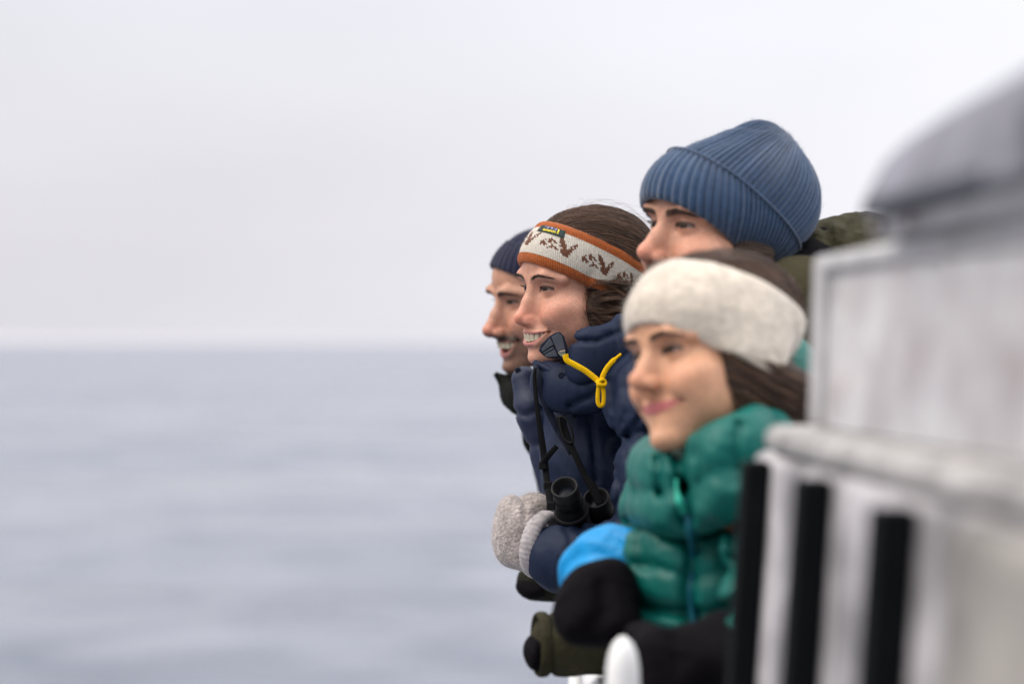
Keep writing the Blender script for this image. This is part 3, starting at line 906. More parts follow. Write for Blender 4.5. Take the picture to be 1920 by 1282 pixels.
PLAST = mat('black_plastic', (0.0045, 0.0045, 0.005), rough=0.5, spec=0.16, noise=(30, 0.15, 3), bump=[(900, 0.0003, 2, (1, 1, 1))])
RUBB2 = mat('eyecup_rubber', (0.018, 0.018, 0.019), rough=0.6, spec=0.2)
LENS = mat('lens_glass', (0.006, 0.008, 0.012), rough=0.35, spec=0.12)
WEB = mat('black_webbing', (0.005, 0.005, 0.006), rough=0.85, spec=0.12, bump=[(700, 0.0008, 2, (1, 1, 1))])
GREYP = mat('grey_softshell', (0.060, 0.066, 0.086), rough=0.6, noise=(40, 0.1, 3))
YELLOW = mat('yellow_cord', (0.80, 0.47, 0.004), rough=0.8, spec=0.12, noise=(90, 0.10, 3), bump=[(900, 0.0006, 2, (1, 1, 1))])
BEIGE = mat('beige_toggle', (0.55, 0.42, 0.30), rough=0.4)
SAGE = mat('sage_toggle', (0.25, 0.27, 0.20), rough=0.4)
BRASS = mat('brass_snap', (0.45, 0.30, 0.08), rough=0.3, metal=1.0)

def hair_mat(name, c0, c1, rough=0.42):
    m = bpy.data.materials.new(name); m.use_nodes = True
    t = m.node_tree; b = t.nodes['Principled BSDF']; b.inputs['Roughness'].default_value = rough; b.inputs['Specular IOR Level'].default_value = 0.35
    hi = t.nodes.new('ShaderNodeHairInfo'); rp_ = t.nodes.new('ShaderNodeValToRGB')
    rp_.color_ramp.elements[0].color = (*c0, 1); rp_.color_ramp.elements[1].color = (*c1, 1); rp_.color_ramp.elements[0].position = 0.25
    t.links.new(hi.outputs['Random'], rp_.inputs['Fac']); t.links.new(rp_.outputs['Color'], b.inputs['Base Color'])
    return m
HAIR1 = hair_mat('brown_hair', (0.035, 0.018, 0.011), (0.17, 0.092, 0.055))
HAIR2 = hair_mat('dark_brown_hair', (0.032, 0.018, 0.012), (0.145, 0.078, 0.047))
HAIR3 = hair_mat('black_brown_hair', (0.020, 0.013, 0.010), (0.055, 0.036, 0.026))
HAIRB = mat('hair_mass', (0.046, 0.026, 0.017), rough=0.6, noise=[(50, 0.3, 4)], bump=[(40, 0.004, 4, (1, 1, 6))])

def wrinkle(amp, sc, seed):
    r_ = np.random.default_rng(seed); K = r_.normal(size=(7, 3)); K /= np.linalg.norm(K, axis=1)[:, None]; ph = r_.uniform(0, 6.28, 7); ks = sc * r_.uniform(0.6, 1.8, 7)
    def g(X, Y, Z):
        w = 0.35 * np.sin(sc * 0.5 * (X + 1.3 * Y - Z) + seed)
        v = sum(np.sin(ks[i] * (K[i, 0] * X + K[i, 1] * Y + K[i, 2] * Z) + ph[i] + 2.2 * w) for i in range(7)) / 7
        return amp * (1 - np.abs(v) * 2.4)
    return g

def baffle(n, amp, ph=0.0):
    return lambda t: amp * (np.abs(np.sin(np.pi * (n * t + ph))) ** 0.55 - 1)

def cloth(name, m, parent, h, lo, hi, prims, wr=None, subs=(), it=1, colour=None):
    """Sculpt a garment in world coordinates from (primitive, blend) pairs."""
    f = Field(lo, hi, h)
    for pr_, k in prims: f.add(pr_, k)
    for pr_, k in subs: f.sub(pr_, k)
    for w in (wr or []): f.disp(w, 6 * h)
    V, Q = f.mesh()
    V = relax(V, Q, it, 0.5)
    return link(name, mesh_np(name, V, Q), m, parent), f

def bounds(prims, pad):
    return np.min([p[0][1] for p in prims], 0) - pad, np.max([p[0][2] for p in prims], 0) + pad

def garment(name, m, parent, h, prims, **k):
    lo, hi = bounds(prims, 4 * h + 0.02)
    return cloth(name, m, parent, h, lo, hi, prims, **k)

def person(label, feet):
    return empty('person', (feet[0], feet[1], 0), label, 'person', "people leaning on the guard rail")

def finish_body(root, hd, V, Q, C, hips, chest, neck, skin):
    """Head and trunk with legs as one skin mesh, then trousers and boots."""
    f_pr = [(rc(hips, chest, 0.115, 0.075), 0.05), (rc(chest, neck, 0.075, 0.046), 0.04)]
    hx, hy = hips[0], hips[1]
    for dy in (-0.09, 0.09):
        f_pr.append((rc((hx, hy + dy, hips[2]), (hx - 0.02, hy + dy, 0.48), 0.085, 0.06), 0.03))
        f_pr.append((rc((hx - 0.02, hy + dy, 0.48), (hx + 0.02, hy + dy, 0.10), 0.058, 0.04), 0.03))
        f_pr.append((rc((hx + 0.03, hy + dy, 0.06), (hx - 0.12, hy + dy, 0.045), 0.04, 0.035), 0.02))
    lo, hi = bounds(f_pr, 0.05); f = Field(lo, hi, 0.012)
    for p_, k in f_pr: f.add(p_, k)
    V2, Q2 = f.mesh()
    Vw = hd.world(V)
    Va, Qa = join_np([(Vw, Q[:, ::-1]), (V2, Q2)])
    Ca = np.concatenate([C, np.tile(np.array(skin), (len(V2), 1))])
    body = link('body', mesh_np('body', Va, Qa, True, Ca), skin_mat(), root)
    tp = [(rc((hx, hy, hips[2] + 0.06), (hx, hy, hips[2] - 0.05), 0.15, 0.15), 0.03)]
    for dy in (-0.09, 0.09):
        tp.append((rc((hx, hy + dy, hips[2]), (hx - 0.02, hy + dy, 0.48), 0.105, 0.082), 0.05))
        tp.append((rc((hx - 0.02, hy + dy, 0.48), (hx + 0.02, hy + dy, 0.12), 0.08, 0.07), 0.03))
    garment('trousers', TROUS, root, 0.012, tp, wr=[wrinkle(0.004, 28, 3)])
    for dy in (-0.09, 0.09):
        garment('boot', BOOT, root, 0.008, [(rc((hx + 0.03, hy + dy, 0.20), (hx + 0.03, hy + dy, 0.06), 0.055, 0.052), 0.02), (rc((hx + 0.03, hy + dy, 0.05), (hx - 0.15, hy + dy, 0.042), 0.05, 0.042), 0.03)])
    return body

# ---------------------------------------------------------------- headwear
class Bandframe:
    """Tilted planes round a head: plane z = a + b f + c l (mm)."""
    def __init__(s, b, c, center=(0, -14)):
        s.b, s.c = b, c; s.n = np.array((-c, -b, 1.0)); s.n /= np.linalg.norm(s.n)
        s.e2 = np.array((0, 1, b)); s.e2 /= np.linalg.norm(s.e2); s.e1 = np.cross(s.e2, s.n); s.ctr = center
    def origin(s, a): return np.array((s.ctr[0], s.ctr[1], a + s.b * s.ctr[1] + s.c * s.ctr[0]))
    def radii(s, fld, a_list, nphi, smooth=4, rmax=165):
        phi = np.linspace(0, 2 * math.pi, nphi, endpoint=False)
        D = np.cos(phi)[:, None] * s.e1 + np.sin(phi)[:, None] * s.e2
        r = np.arange(20, rmax, 1.0); out = []
        for a in a_list:
            p = s.origin(a) + r[None, :, None] * D[:, None, :]
            v = fld.sample(p)
            neg = v < 0
            last = neg.shape[1] - 1 - np.argmax(neg[:, ::-1], 1)
            last = np.where(neg.any(1), last, 10)
            v0 = v[np.arange(nphi), last]; v1 = v[np.arange(nphi), np.minimum(last + 1, len(r) - 1)]
            out.append(r[last] + np.clip(v0 / (v0 - v1 + 1e-9), 0, 1))
        Rr = np.array(out)
        for _ in range(smooth * 4): Rr = 0.25 * np.roll(Rr, 1, 1) + 0.5 * Rr + 0.25 * np.roll(Rr, -1, 1)
        return phi, D, Rr

def grid_quads(m, n):
    i = np.arange(m - 1)[:, None]; j = np.arange(n)[None]
    return np.stack([i * n + j, i * n + (j + 1) % n, (i + 1) * n + (j + 1) % n, (i + 1) * n + j], -1).reshape(-1, 4)

def hairy(fld_args, extra=()):
    """Field of the head plus its hair (used to seat bands and to mesh the hair itself)."""
    f = Field((-118, -150, -150), (118, 128, 150), 2.2)
    for p_, k in fld_args: f.add(p_, k)
    return f

def fuzz(name, V, Nn, n, length, radius, m, parent, M):
    """Short loose fibres standing off a knitted surface (V, Nn in object metres)."""
    k = rng.choice(len(V), n); L = []
    for q in k:
        d = Nn[q] + rng.normal(size=3) * 0.55; d /= np.linalg.norm(d)
        l = length * rng.uniform(0.4, 1.2); c_ = rng.normal(size=3) * 0.35
        L.append(np.array([V[q], V[q] + d * l * 0.5, V[q] + (d + c_) * l]))
    return strands(name, L, radius, m, parent, M, tip=0.6)

def grid_normals(V3):
    a = np.roll(V3, -1, 1) - np.roll(V3, 1, 1); b = np.gradient(V3, axis=0)
    n = np.cross(b, a); n /= np.linalg.norm(n, axis=2)[..., None] + 1e-12
    return n

# ================================================================ the four people
HT = dict(orange=Head(64, -4, 2.5, (0.0985, 3.55, EYE + 0.082), 1.02), teal=Head(57, -1.5, -9, (0.2155, 2.70, EYE - 0.0125), 1.0),
          blue=Head(58, 4, 4, (0.2608, 3.10, EYE + 0.1421), 1.06), far=Head(68, -7, 2.5, (0.0525, 4.0, EYE + 0.074), 1.02))
FP = dict(
    orange=dict(h=1.35, fold=1.5, soft=5, open=10, openz=-64.5, mcz=8, mw=31, mcf=69, crow=3, eyeup=3.1, eyelo=1.3, nose=-1, nosez=-1, nosew=0.84, upper=3.0, lower=4.2, browarch=0.8, browt=2.1, browa=0.55, cheek=1.5, fat=2, skin=(0.57, 0.295, 0.205), red=0.75, browz=-1),
    teal=dict(h=1.7, fold=0.45, soft=8, nosew=0.9, nosez=11, nose=0, fat=3, openz=-57.5, mcz=12.5, mw=35, mcf=66, eyeup=3.5, eyelo=1.4, upper=3.2, lower=4.4, chinz=3, muzzle=-9, browa_=0, browarch=0.4, browz=1, cheek=1.5, browt=2.7, browa=0.8, skin=(0.60, 0.325, 0.20), lip=(0.42, 0.12, 0.12), red=0.4, lash=1.0),
    blue=dict(h=1.7, soft=5, nose=2, nosez=4, fem=0, nosew=1.05, eyeup=2.8, eyelo=2, browz=-2, browt=3.4, skin=(0.55, 0.285, 0.19), red=0.6, brow=1.2, beard=0.6),
    far=dict(h=1.7, nose=4, nosez=-4, fem=0, nosew=1.0, muzzle=-5, open=14, openz=-67, mcz=6, mw=31, mcf=66, jawdrop=7, beard=1.0, fold=1.4, brow=2.0, browz=-2, browt=3.2, eyeup=2.6, eyelo=1.6, upper=3.2, skin=(0.50, 0.262, 0.175), red=0.75))
LBL = dict(
    orange='laughing woman in navy down jacket with orange and white knit headband and binoculars',
    teal='smiling woman nearest the camera in teal puffer jacket with plain cream headband',
    blue='man in blue ribbed beanie and olive jacket, face half hidden by the cream headband',
    far='laughing bearded man in dark navy beanie, farthest along the rail')
FEET = dict(orange=(0.47, 3.62), teal=(0.50, 2.76), blue=(0.66, 3.17), far=(0.47, 4.10))
LOOK = dict(orange=(8, 0), teal=(10, 0), blue=(12, -2), far=(6, 2))
CHEST = dict(orange=P(1148, 960, 3.60), teal=P(1336, 1060, 2.77), blue=P(1535, 800, 3.18), far=P(1150, 900, 4.06))
PE, HF = {}, {}
for who in ('far', 'orange', 'blue', 'teal'):
    hd = HT[who]
    root = PE[who] = person(LBL[who], FEET[who])
    fld, q, V, Q, C = make_head(hd, FP[who])
    HF[who] = fld
    fx, fy = FEET[who]
    nk = hd.world((0, -42, -160))
    body = finish_body(root, hd, V, Q, C, (fx, fy, 0.93), tuple(CHEST[who]), nk, q['skin'])
    for s_ in (-1, 1):
        link('eye', eye_mesh(hd, s_, LOOK[who], (0.045, 0.022, 0.012)), EYE_M, body, hd.M)
    if q['open'] > 0:
        if who == 'orange': teeth(hd, body, q, 5, h=12, f0=86.0)
        else: teeth(hd, body, q, 4, h=9.5, f0=84); 
    strands('eyebrow', brow_strands(hd, fld, q, 170), 0.00019, HAIR3, body, hd.M)
    if q['beard'] > 0: strands('stubble', stubble_strands(hd, fld, q, 2200), 0.00016, HAIR3, body, hd.M)
    strands('eyelash', lash_strands(hd, q), 0.00030, HAIR3, body, hd.M)

# ---------------------------------------------------------------- knitted headwear and hair
def rows_radii(fld, planes, nphi, center=(0, -14), smooth=4, rmax=175):
    """planes: list of (a, b, c). Returns ring points (m, nphi, 3) in mm on the field and the outward directions."""
    P_, D_ = [], []
    phi0 = None
    for a, b, c in planes:
        fr = Bandframe(b, c, center)
        phi, D, R_ = fr.radii(fld, [a], nphi, smooth, rmax)
        P_.append(fr.origin(a) + R_[0][:, None] * D); D_.append(D)
    return np.array(P_), np.array(D_)

def headband(who, m_main, planes_lo, planes_up, nphi, nv, thick, fld, rim=3.0, name='headband', bump=None, wob=0.0):
    hd = HT[who]
    ts = np.linspace(0, 1, nv)
    pl = [tuple(np.array(planes_lo) * (1 - t) + np.array(planes_up) * t) for t in ts]
    Pm, D = rows_radii(fld, pl, nphi)
    # spread the rows evenly over the surface and smooth them along the height
    for _ in range(3): Pm[1:-1] = 0.25 * Pm[:-2] + 0.5 * Pm[1:-1] + 0.25 * Pm[2:]
    N = grid_normals(Pm)
    sg = np.sign((N * D).sum(2).mean()); N *= sg
    prof = thick * (0.55 + 0.45 * np.sqrt(np.clip(np.sin(np.pi * np.clip(ts, 0.0, 1.0)), 0, 1)))
    if wob:
        ph = np.linspace(0, 2 * np.pi, nphi, endpoint=False)
        prof = prof[:, None] + wob * (np.sin(5 * ph[None] + 9 * ts[:, None]) * np.sin(3 * ph[None] - 5 * ts[:, None] + 1))
    else: prof = prof[:, None]
    O_ = Pm + N * prof[..., None]
    return hd, ts, Pm, N, O_, sg

def ring_mesh(O_, Pm, N, hd, name, inner=-1.0, edge=1.6, flip=1):
    """Outer rows plus rounded edges turned in to the head."""
    up0 = O_[0] - O_[1]; up0 /= np.linalg.norm(up0, axis=1)[:, None]
    up1 = O_[-1] - O_[-2]; up1 /= np.linalg.norm(up1, axis=1)[:, None]
    rows = np.concatenate([(Pm[0] + N[0] * inner)[None], (Pm[0] * 0.45 + O_[0] * 0.55 + up0 * edge)[None], O_, (Pm[-1] * 0.45 + O_[-1] * 0.55 + up1 * edge)[None], (Pm[-1] + N[-1] * inner)[None]])
    m, n = rows.shape[:2]
    Q = grid_quads(m, n)
    if flip < 0: Q = Q[:, ::-1]
    return hd.loc(rows.reshape(-1, 3)), Q

def head_field(extra):
    base = [(ell((0, -14, 36), (73, 92, 71)), 0), (ell((0, 21, 33), (62, 59, 48)), 14), (rc((0, -22, -60), (0, -38, -150), 50, 50), 22), (ell((0, 10, -40), (54, 58, 60)), 20)]
    f = Field((-125, -160, -150), (125, 130, 190), 2.2)
    for p_, k in base + list(extra): f.add(p_, k)
    return f

def flow(fld, p, dirf, nstep, step, lift, tail=None):
    """Carry points along a surface: one polyline per point."""
    out_ = [p.copy()]; e_ = 1.5
    for k in range(nstep):
        d = dirf(p, k)
        g = np.stack([fld.sample(p + np.eye(3)[i] * e_) - fld.sample(p - np.eye(3)[i] * e_) for i in range(3)], 1)
        g /= np.linalg.norm(g, axis=1)[:, None] + 1e-9
        d = d - (d * g).sum(1)[:, None] * g * 0.9
        d /= np.linalg.norm(d, axis=1)[:, None] + 1e-9
        p = p + d * step
        v = fld.sample(p) - lift
        p = p - np.clip(v, -6, 6)[:, None] * g * 0.8
        out_.append(p.copy())
    return np.stack(out_, 1)

def curl(L, amp, turns, seed=0):
    r_ = np.random.default_rng(seed)
    n, k, _ = L.shape
    T = np.gradient(L, axis=1); T /= np.linalg.norm(T, axis=2)[..., None] + 1e-9
    A = np.cross(T, np.array((0.3, 0.2, 1.0))); A /= np.linalg.norm(A, axis=2)[..., None] + 1e-9
    B = np.cross(T, A)
    t = np.linspace(0, 1, k)[None]
    ph = r_.uniform(0, 6.28, (n, 1)); a = (amp * r_.uniform(0.4, 1.3, (n, 1))) * t ** 0.7; w = turns * 6.28 * r_.uniform(0.6, 1.4, (n, 1))
    return L + (a * np.cos(w * t + ph))[..., None] * A + (a * np.sin(w * t + ph))[..., None] * B

def surf_points(fld, n, test, seed):
    V, Q = fld.mesh(); ok = np.where(test(V))[0]
    r_ = np.random.default_rng(seed)
    return V[r_.choice(ok, n)] + r_.normal(size=(n, 3)) * 1.0

def hair_part(who, fld_prims, m_str, root, h=2.4):
    f = Field((-125, -160, -150), (125, 130, 140), h)
    for p_, k in fld_prims: f.add(p_, k)
    f.disp(wrinkle(1.6, 0.10, 5), 10)
    V, Q = f.mesh(); hd = HT[who]
    o = link('hair', mesh_np('hair', hd.loc(V), Q[:, ::-1]), HAIRB, root, hd.M)
    return f, o

# ---- laughing woman: hair
hd = HT['orange']; root = PE['orange']
hp = [(ell((0, -24, 40), (79, 96, 72)), 0), (ell((0, -58, -50), (58, 45, 62)), 20)]
for s_ in (1, -1):
    hp += [(ell((64 * s_, -16, -32), (20, 40, 42)), 14), (ell((63 * s_, -44, -52), (28, 46, 40)), 14), (ell((66 * s_, -78, -40), (24, 30, 34)), 14)]
hf, ho = hair_part('orange', hp, HAIR1, root)
def d_top(p, k):
    return np.stack([p[:, 0] * 0.004, np.full(len(p), -1.0), -0.25 - 0.004 * np.clip(-p[:, 1], 0, 200)], 1)
def d_side(p, k):
    return np.stack([np.zeros(len(p)) + 0.1 * np.sign(p[:, 0]), np.full(len(p), -0.75), np.full(len(p), -0.45)], 1)
pt = surf_points(hf, 5000, lambda V: (V[:, 2] > 40 + 0.55 * V[:, 1]) & (V[:, 2] > 0), 11)
L = flow(hf, pt, d_top, 14, 7.0, rng.uniform(0.1, 2.4, 5000))
L = curl(L, 1.6, 0.4, 1)
lines = list(hd.loc(L))
pt = surf_points(hf, 3600, lambda V: (V[:, 2] < 12 + 0.55 * V[:, 1]) & (np.abs(V[:, 0]) > 40) & (V[:, 2] > -110) & (V[:, 1] < 40), 12)
L = flow(hf, pt, d_side, 13, 5.0, rng.uniform(0.2, 6.5, 3600))
L = curl(L, 6.0, 1.2, 2)
lines += list(hd.loc(L))
strands('hair_strands', lines, 0.00019, HAIR1, ho, hd.M, tip=0.5)
pt = surf_points(hf, 110, lambda V: (V[:, 2] < 10 + 0.55 * V[:, 1]) & (np.abs(V[:, 0]) > 45) & (V[:, 2] > -85) & (V[:, 1] < 24), 15)
L = flow(hf, pt, lambda p, k: np.stack([0.12 * np.sign(p[:, 0]), -0.95 * np.ones(len(p)), (0.10 - 0.05 * k) * np.ones(len(p))], 1), 18, 5.0, rng.uniform(2, 13, 110))
L = curl(L, 8.0, 0.9, 16)
locks = []
for g in L:                       # each lock is a bundle of strands round one guide, tapering to its tip
    off = rng.normal(size=(34, 1, 3)) * np.array((1.9, 1.9, 1.9)); tap = np.linspace(1.2, 0.35, g.shape[0])[None, :, None]
    locks.append(g[None] + off * tap + np.cumsum(rng.normal(size=(34, g.shape[0], 3)) * 0.12, 1))
strands('loose_locks', list(hd.loc(np.concatenate(locks))), 0.00020, HAIR1, ho, hd.M, tip=0.5)
lines = []
# loose wisps over the crown and over the back of the band
pt = surf_points(hf, 90, lambda V: (V[:, 2] > 70 + 0.4 * V[:, 1]) & (V[:, 1] < 30), 13)
L = flow(hf, pt, d_top, 12, 6.0, np.linspace(2, 15, 90)); lines += list(hd.loc(curl(L, 6, 0.7, 3)))
pt = surf_points(hf, 110, lambda V: (V[:, 2] > -4 + 0.55 * V[:, 1]) & (V[:, 2] < 24 + 0.55 * V[:, 1]) & (np.abs(V[:, 0]) > 55) & (V[:, 1] < 12), 14)
L = flow(hf, pt, lambda p, k: np.stack([0.25 * np.sign(p[:, 0]), -0.5 * np.ones(len(p)), 0.55 - 0.13 * k * np.ones(len(p))], 1), 12, 5.0, rng.uniform(9, 15, 110))
lines += list(hd.loc(curl(L, 9, 0.7, 4)))
strands('loose_wisps', lines, 0.00009, HAIR1, ho, hd.M, tip=0.5)

# ---- her headband: stitches as little raised cells, brown motif knitted in, ribbed orange trims, woven tag
KNIT = mat('knit_wool', (0.7, 0.7, 0.65), rough=0.9, spec=0.2, attr=True, noise=[(300, 0.12, 2)], sheen=0.3, bump=[(1200, 0.0006, 2, (1, 1, 1))])
bf = head_field([(ell((0, -24, 40), (77.5, 94, 70)), 8)] + [(ell((68 * s_, -10, -6), (8, 26, 30)), 14) for s_ in (1, -1)])
NC, NR, TR = 198, 32, 6
su, sv = 4, 3
hdb, ts, Pm, N, O_, sg = headband('orange', None, (-6, 0.55, -0.02), (67, 0.55, -0.02), NC * su, NR * sv + 1, 5.0, bf)
MOTIF = ["..#.......##..........",
         "..##.....###..........",
         "...##....###....#.....",
         "...#.#..####..####....",
         "....##..###..##.##.#..",
         ".....##.####....##..#.",
         ".....#####.....#...###",
         "......#####..###..####",
         "......#####.##.##..#.#",
         ".......####......#....",
         ".......###............"]
phi_i = np.arange(NC * su); row_i = np.arange(NR * sv + 1)
uu = ((phi_i % su) + 0.5) / su * 2 - 1; vv = (row_i % sv) / sv
stitch = 1.25 * (np.abs(uu) < 0.5)[None, :] + 0.22 * np.sin(2 * np.pi * (vv[:, None] - 0.5 * np.abs(uu)[None, :]))
rib = 0.8 * np.cos(np.pi * np.abs(uu))[None, :] * np.ones((NR * sv + 1, 1)) + 0.25 * np.sin(2 * np.pi * vv)[:, None]
istr = (row_i < TR * sv)[:, None] | (row_i > (NR - TR) * sv)[:, None]
O2 = O_ + N * np.where(istr, rib * 1.3, stitch)[..., None] * 1.3
PERIOD = 22; SHIFT = 2
cream, brown = np.array((0.62, 0.575, 0.505)), np.array((0.155, 0.062, 0.033))
def knit_colour(r0, r1):
    c = np.zeros((r1 - r0, NC * su, 3)); c[:] = cream
    st = (phi_i // su)
    for r in range(r0, r1):
        k = (NR - TR) - 1 - r // sv - 4
        if 0 <= k < len(MOTIF):
            line = MOTIF[k]; hit_ = np.array([line[(x + SHIFT) % PERIOD] == '#' for x in range(NC)])
            c[r - r0][hit_[st]] = brown
    c *= rng.uniform(0.9, 1.08, (r1 - r0, NC))[:, st][..., None]
    return c
r0, r1 = TR * sv, (NR - TR) * sv + 1
rows = O2[r0:r1]; C = knit_colour(r0, r1)
rows_ = np.concatenate([(Pm[r0] * 0.7 + O_[r0] * 0.3)[None], rows, (Pm[r1 - 1] * 0.7 + O_[r1 - 1] * 0.3)[None]]); C = np.concatenate([C[:1], C, C[-1:]])
Qb = grid_quads(len(rows_), NC * su)
fl = lambda Q: Q if sg > 0 else Q[:, ::-1]
band = link('headband', mesh_np('headband', hdb.loc(rows_.reshape(-1, 3)), fl(Qb)[:, ::-1], True, C.reshape(-1, 3)), KNIT, root, hdb.M)
orange = np.array((0.44, 0.115, 0.024))
for ra, rb_ in ((0, TR * sv + 1), ((NR - TR) * sv, NR * sv + 1)):
    Oe = O2[ra:rb_] + N[ra:rb_] * (0.8 + 1.2 * np.sin(np.linspace(0, np.pi, rb_ - ra)))[:, None, None]
    V_, Q_ = ring_mesh(Oe, Pm[ra:rb_], N[ra:rb_], hdb, 'trim', 0.0, 1.0, sg)
    c = orange * rng.uniform(0.78, 1.12, (rb_ - ra + 4, NC))[:, phi_i // su][..., None]
    link('trim', mesh_np('trim', V_, Q_[:, ::-1], True, c.reshape(-1, 3)), KNIT, band, hdb.M)
nV = hdb.loc(O2.reshape(-1, 3)); nN = N.reshape(-1, 3).copy(); nN[:, 1] *= -1
FUZZM = mat('wool_fibre', (0.62, 0.52, 0.44), rough=0.9)
fuzz('loose_fibre', nV, nN, 2600, 0.0035, 0.00006, FUZZM, band, hdb.M)
# woven tag on the upper part of the band, towards the front
TAGM = mat('tag_green', (0.012, 0.028, 0.026), rough=0.7, noise=(200, 0.1, 2)); LILAC = mat('tag_lilac', (0.42, 0.40, 0.62), rough=0.7); TYEL = mat('tag_yellow', (0.62, 0.50, 0.05), rough=0.7)
def on_band(pc, row, lift):
    """Point on the band at a column fraction and row (floats), lifted off it."""
    i = int(round(pc)) % (NC * su); r = min(max(row, 0), NR * sv); j = int(r)
    j2 = min(j + 1, NR * sv); t = r - j
    return (O_[j, i] * (1 - t) + O_[j2, i] * t) + N[j, i] * lift
def band_patch(c0, c1, r_0, r_1, lift, th, nu=12, nv=6):
    V = []
    for l_ in (lift + th, lift):
        for b in range(nv + 1):
            for a in range(nu + 1): V.append(on_band(c0 + (c1 - c0) * a / nu, r_0 + (r_1 - r_0) * b / nv, l_))
    Q = []; w = nu + 1; o = w * (nv + 1)
    for b in range(nv):
        for a in range(nu):
            q = [b * w + a, b * w + a + 1, (b + 1) * w + a + 1, (b + 1) * w + a]
            Q += [q, [o + k for k in q[::-1]]]
    edge = [a for a in range(nu)] + [b * w + nu for b in range(nv)] + [nv * w + a for a in range(nu, 0, -1)] + [b * w for b in range(nv, 0, -1)]
    for a_, b_ in zip(edge, edge[1:] + edge[:1]): Q.append([b_, a_, o + a_, o + b_])
    return hdb.loc(np.array(V)), np.array(Q)
# column of the band that faces a given side angle: phi = 0 is the person's left, 90 degrees straight ahead
col = lambda deg: deg / 360 * NC * su
TA, TB, R0, R1 = 54, 87, 66.0, 82.0
tagp = link('woven_tag', mesh_np('woven_tag', *band_patch(col(TA), col(TB), R0, R1, 1.6, 0.9)), TAGM, band, hdb.M)
G = {'A': ["01110", "10001", "11111", "10001", "10001"], 'B': ["11110", "10001", "11110", "10001", "11110"], 'C': ["01111", "10000", "10000", "10000", "01111"]}
# the lettering is too small to read in the photograph: a row of short lilac strokes over a yellow swash
gw = (TB - TA)
def stroke(a0, b0, a1, b1, m_, nm):
    link(nm, mesh_np(nm, *band_patch(col(TB - gw * a1), col(TB - gw * a0), R0 + (R1 - R0) * b0, R0 + (R1 - R0) * b1, 2.5, 0.5, 2, 1)), m_, tagp, hdb.M)
for k in range(7):
    x = 0.22 + 0.075 * k
    stroke(x, 0.56, x + 0.018, 0.90, LILAC, 'letter'); stroke(x + 0.02, 0.84 - 0.14 * (k % 3), x + 0.055, 0.90 - 0.14 * (k % 3), LILAC, 'letter')
    if k % 2: stroke(x + 0.04, 0.56, x + 0.056, 0.82, LILAC, 'letter')
for k in range(8):
    x = 0.24 + 0.06 * k; stroke(x, 0.14 + 0.012 * k, x + 0.05, 0.42 - 0.02 * (k % 2) + 0.01 * k, TYEL, 'swash')
stroke(0.75, 0.2, 0.80, 0.88, TYEL, 'swash')

# ---- smiling woman: hair and cream felted headband
hd = HT['teal']; root = PE['teal']
hp = [(ell((0, -26, 42), (81, 100, 71)), 0), (ell((0, -62, -50), (60, 50, 62)), 20)]
for s_ in (1, -1):
    hp += [(ell((62 * s_, -18, -30), (20, 44, 50)), 14), (ell((60 * s_, -56, -62), (30, 50, 36)), 14), (ell((58 * s_, -98, -66), (28, 34, 28)), 14)]
hf2, ho2 = hair_part('teal', hp, HAIR2, root, 3.0)
pt = surf_points(hf2, 1500, lambda V: (V[:, 2] > 50 + 0.5 * V[:, 1]) & (V[:, 2] > 0), 21)
lines = list(hd.loc(curl(flow(hf2, pt, d_top, 13, 8.0, rng.uniform(0.2, 2.6, 1500)), 1.5, 0.5, 6)))
pt = surf_points(hf2, 1400, lambda V: (V[:, 2] < -5 + 0.55 * V[:, 1]) & (np.abs(V[:, 0]) > 40) & (V[:, 2] > -110) & (V[:, 1] < 40), 22)
lines += list(hd.loc(curl(flow(hf2, pt, d_side, 12, 7.0, rng.uniform(0.2, 4, 1400)), 3.0, 0.6, 7)))
strands('hair_strands', lines, 0.0006, HAIR2, ho2, hd.M, tip=0.5)
bf2 = head_field([(ell((0, -26, 42), (81, 100, 71)), 8)] + [(ell((68 * s_, -16, -10), (12, 40, 34)), 20) for s_ in (1, -1)])
CREAM = mat('cream_felted_wool', (0.60, 0.53, 0.445), rough=0.95, spec=0.15, sheen=0.4, noise=[(38, 0.10, 4), (95, 0.13, 4), (420, 0.10, 3)], bump=[(60, 0.004, 4, (1, 1, 1)), (500, 0.0012, 3, (1, 1, 1))])
hdb2, ts2, Pm2, N2, O2b, sg2 = headband('teal', None, (-22, 0.70, -0.02), (84, 0.52, -0.06), 220, 44, 9.5, bf2, wob=0.8)
V_, Q_ = ring_mesh(O2b, Pm2, N2, hdb2, 'headband', -1.0, 2.0, sg2)
band2 = link('headband', mesh_np('headband', V_, Q_[:, ::-1]), CREAM, root, hdb2.M)
nN = N2.reshape(-1, 3).copy(); nN[:, 1] *= -1
fuzz('loose_fibre', hdb2.loc(O2b.reshape(-1, 3)), nN, 3000, 0.005, 0.00007, mat('cream_fibre', (0.7, 0.66, 0.6), rough=0.9), band2, hdb2.M)

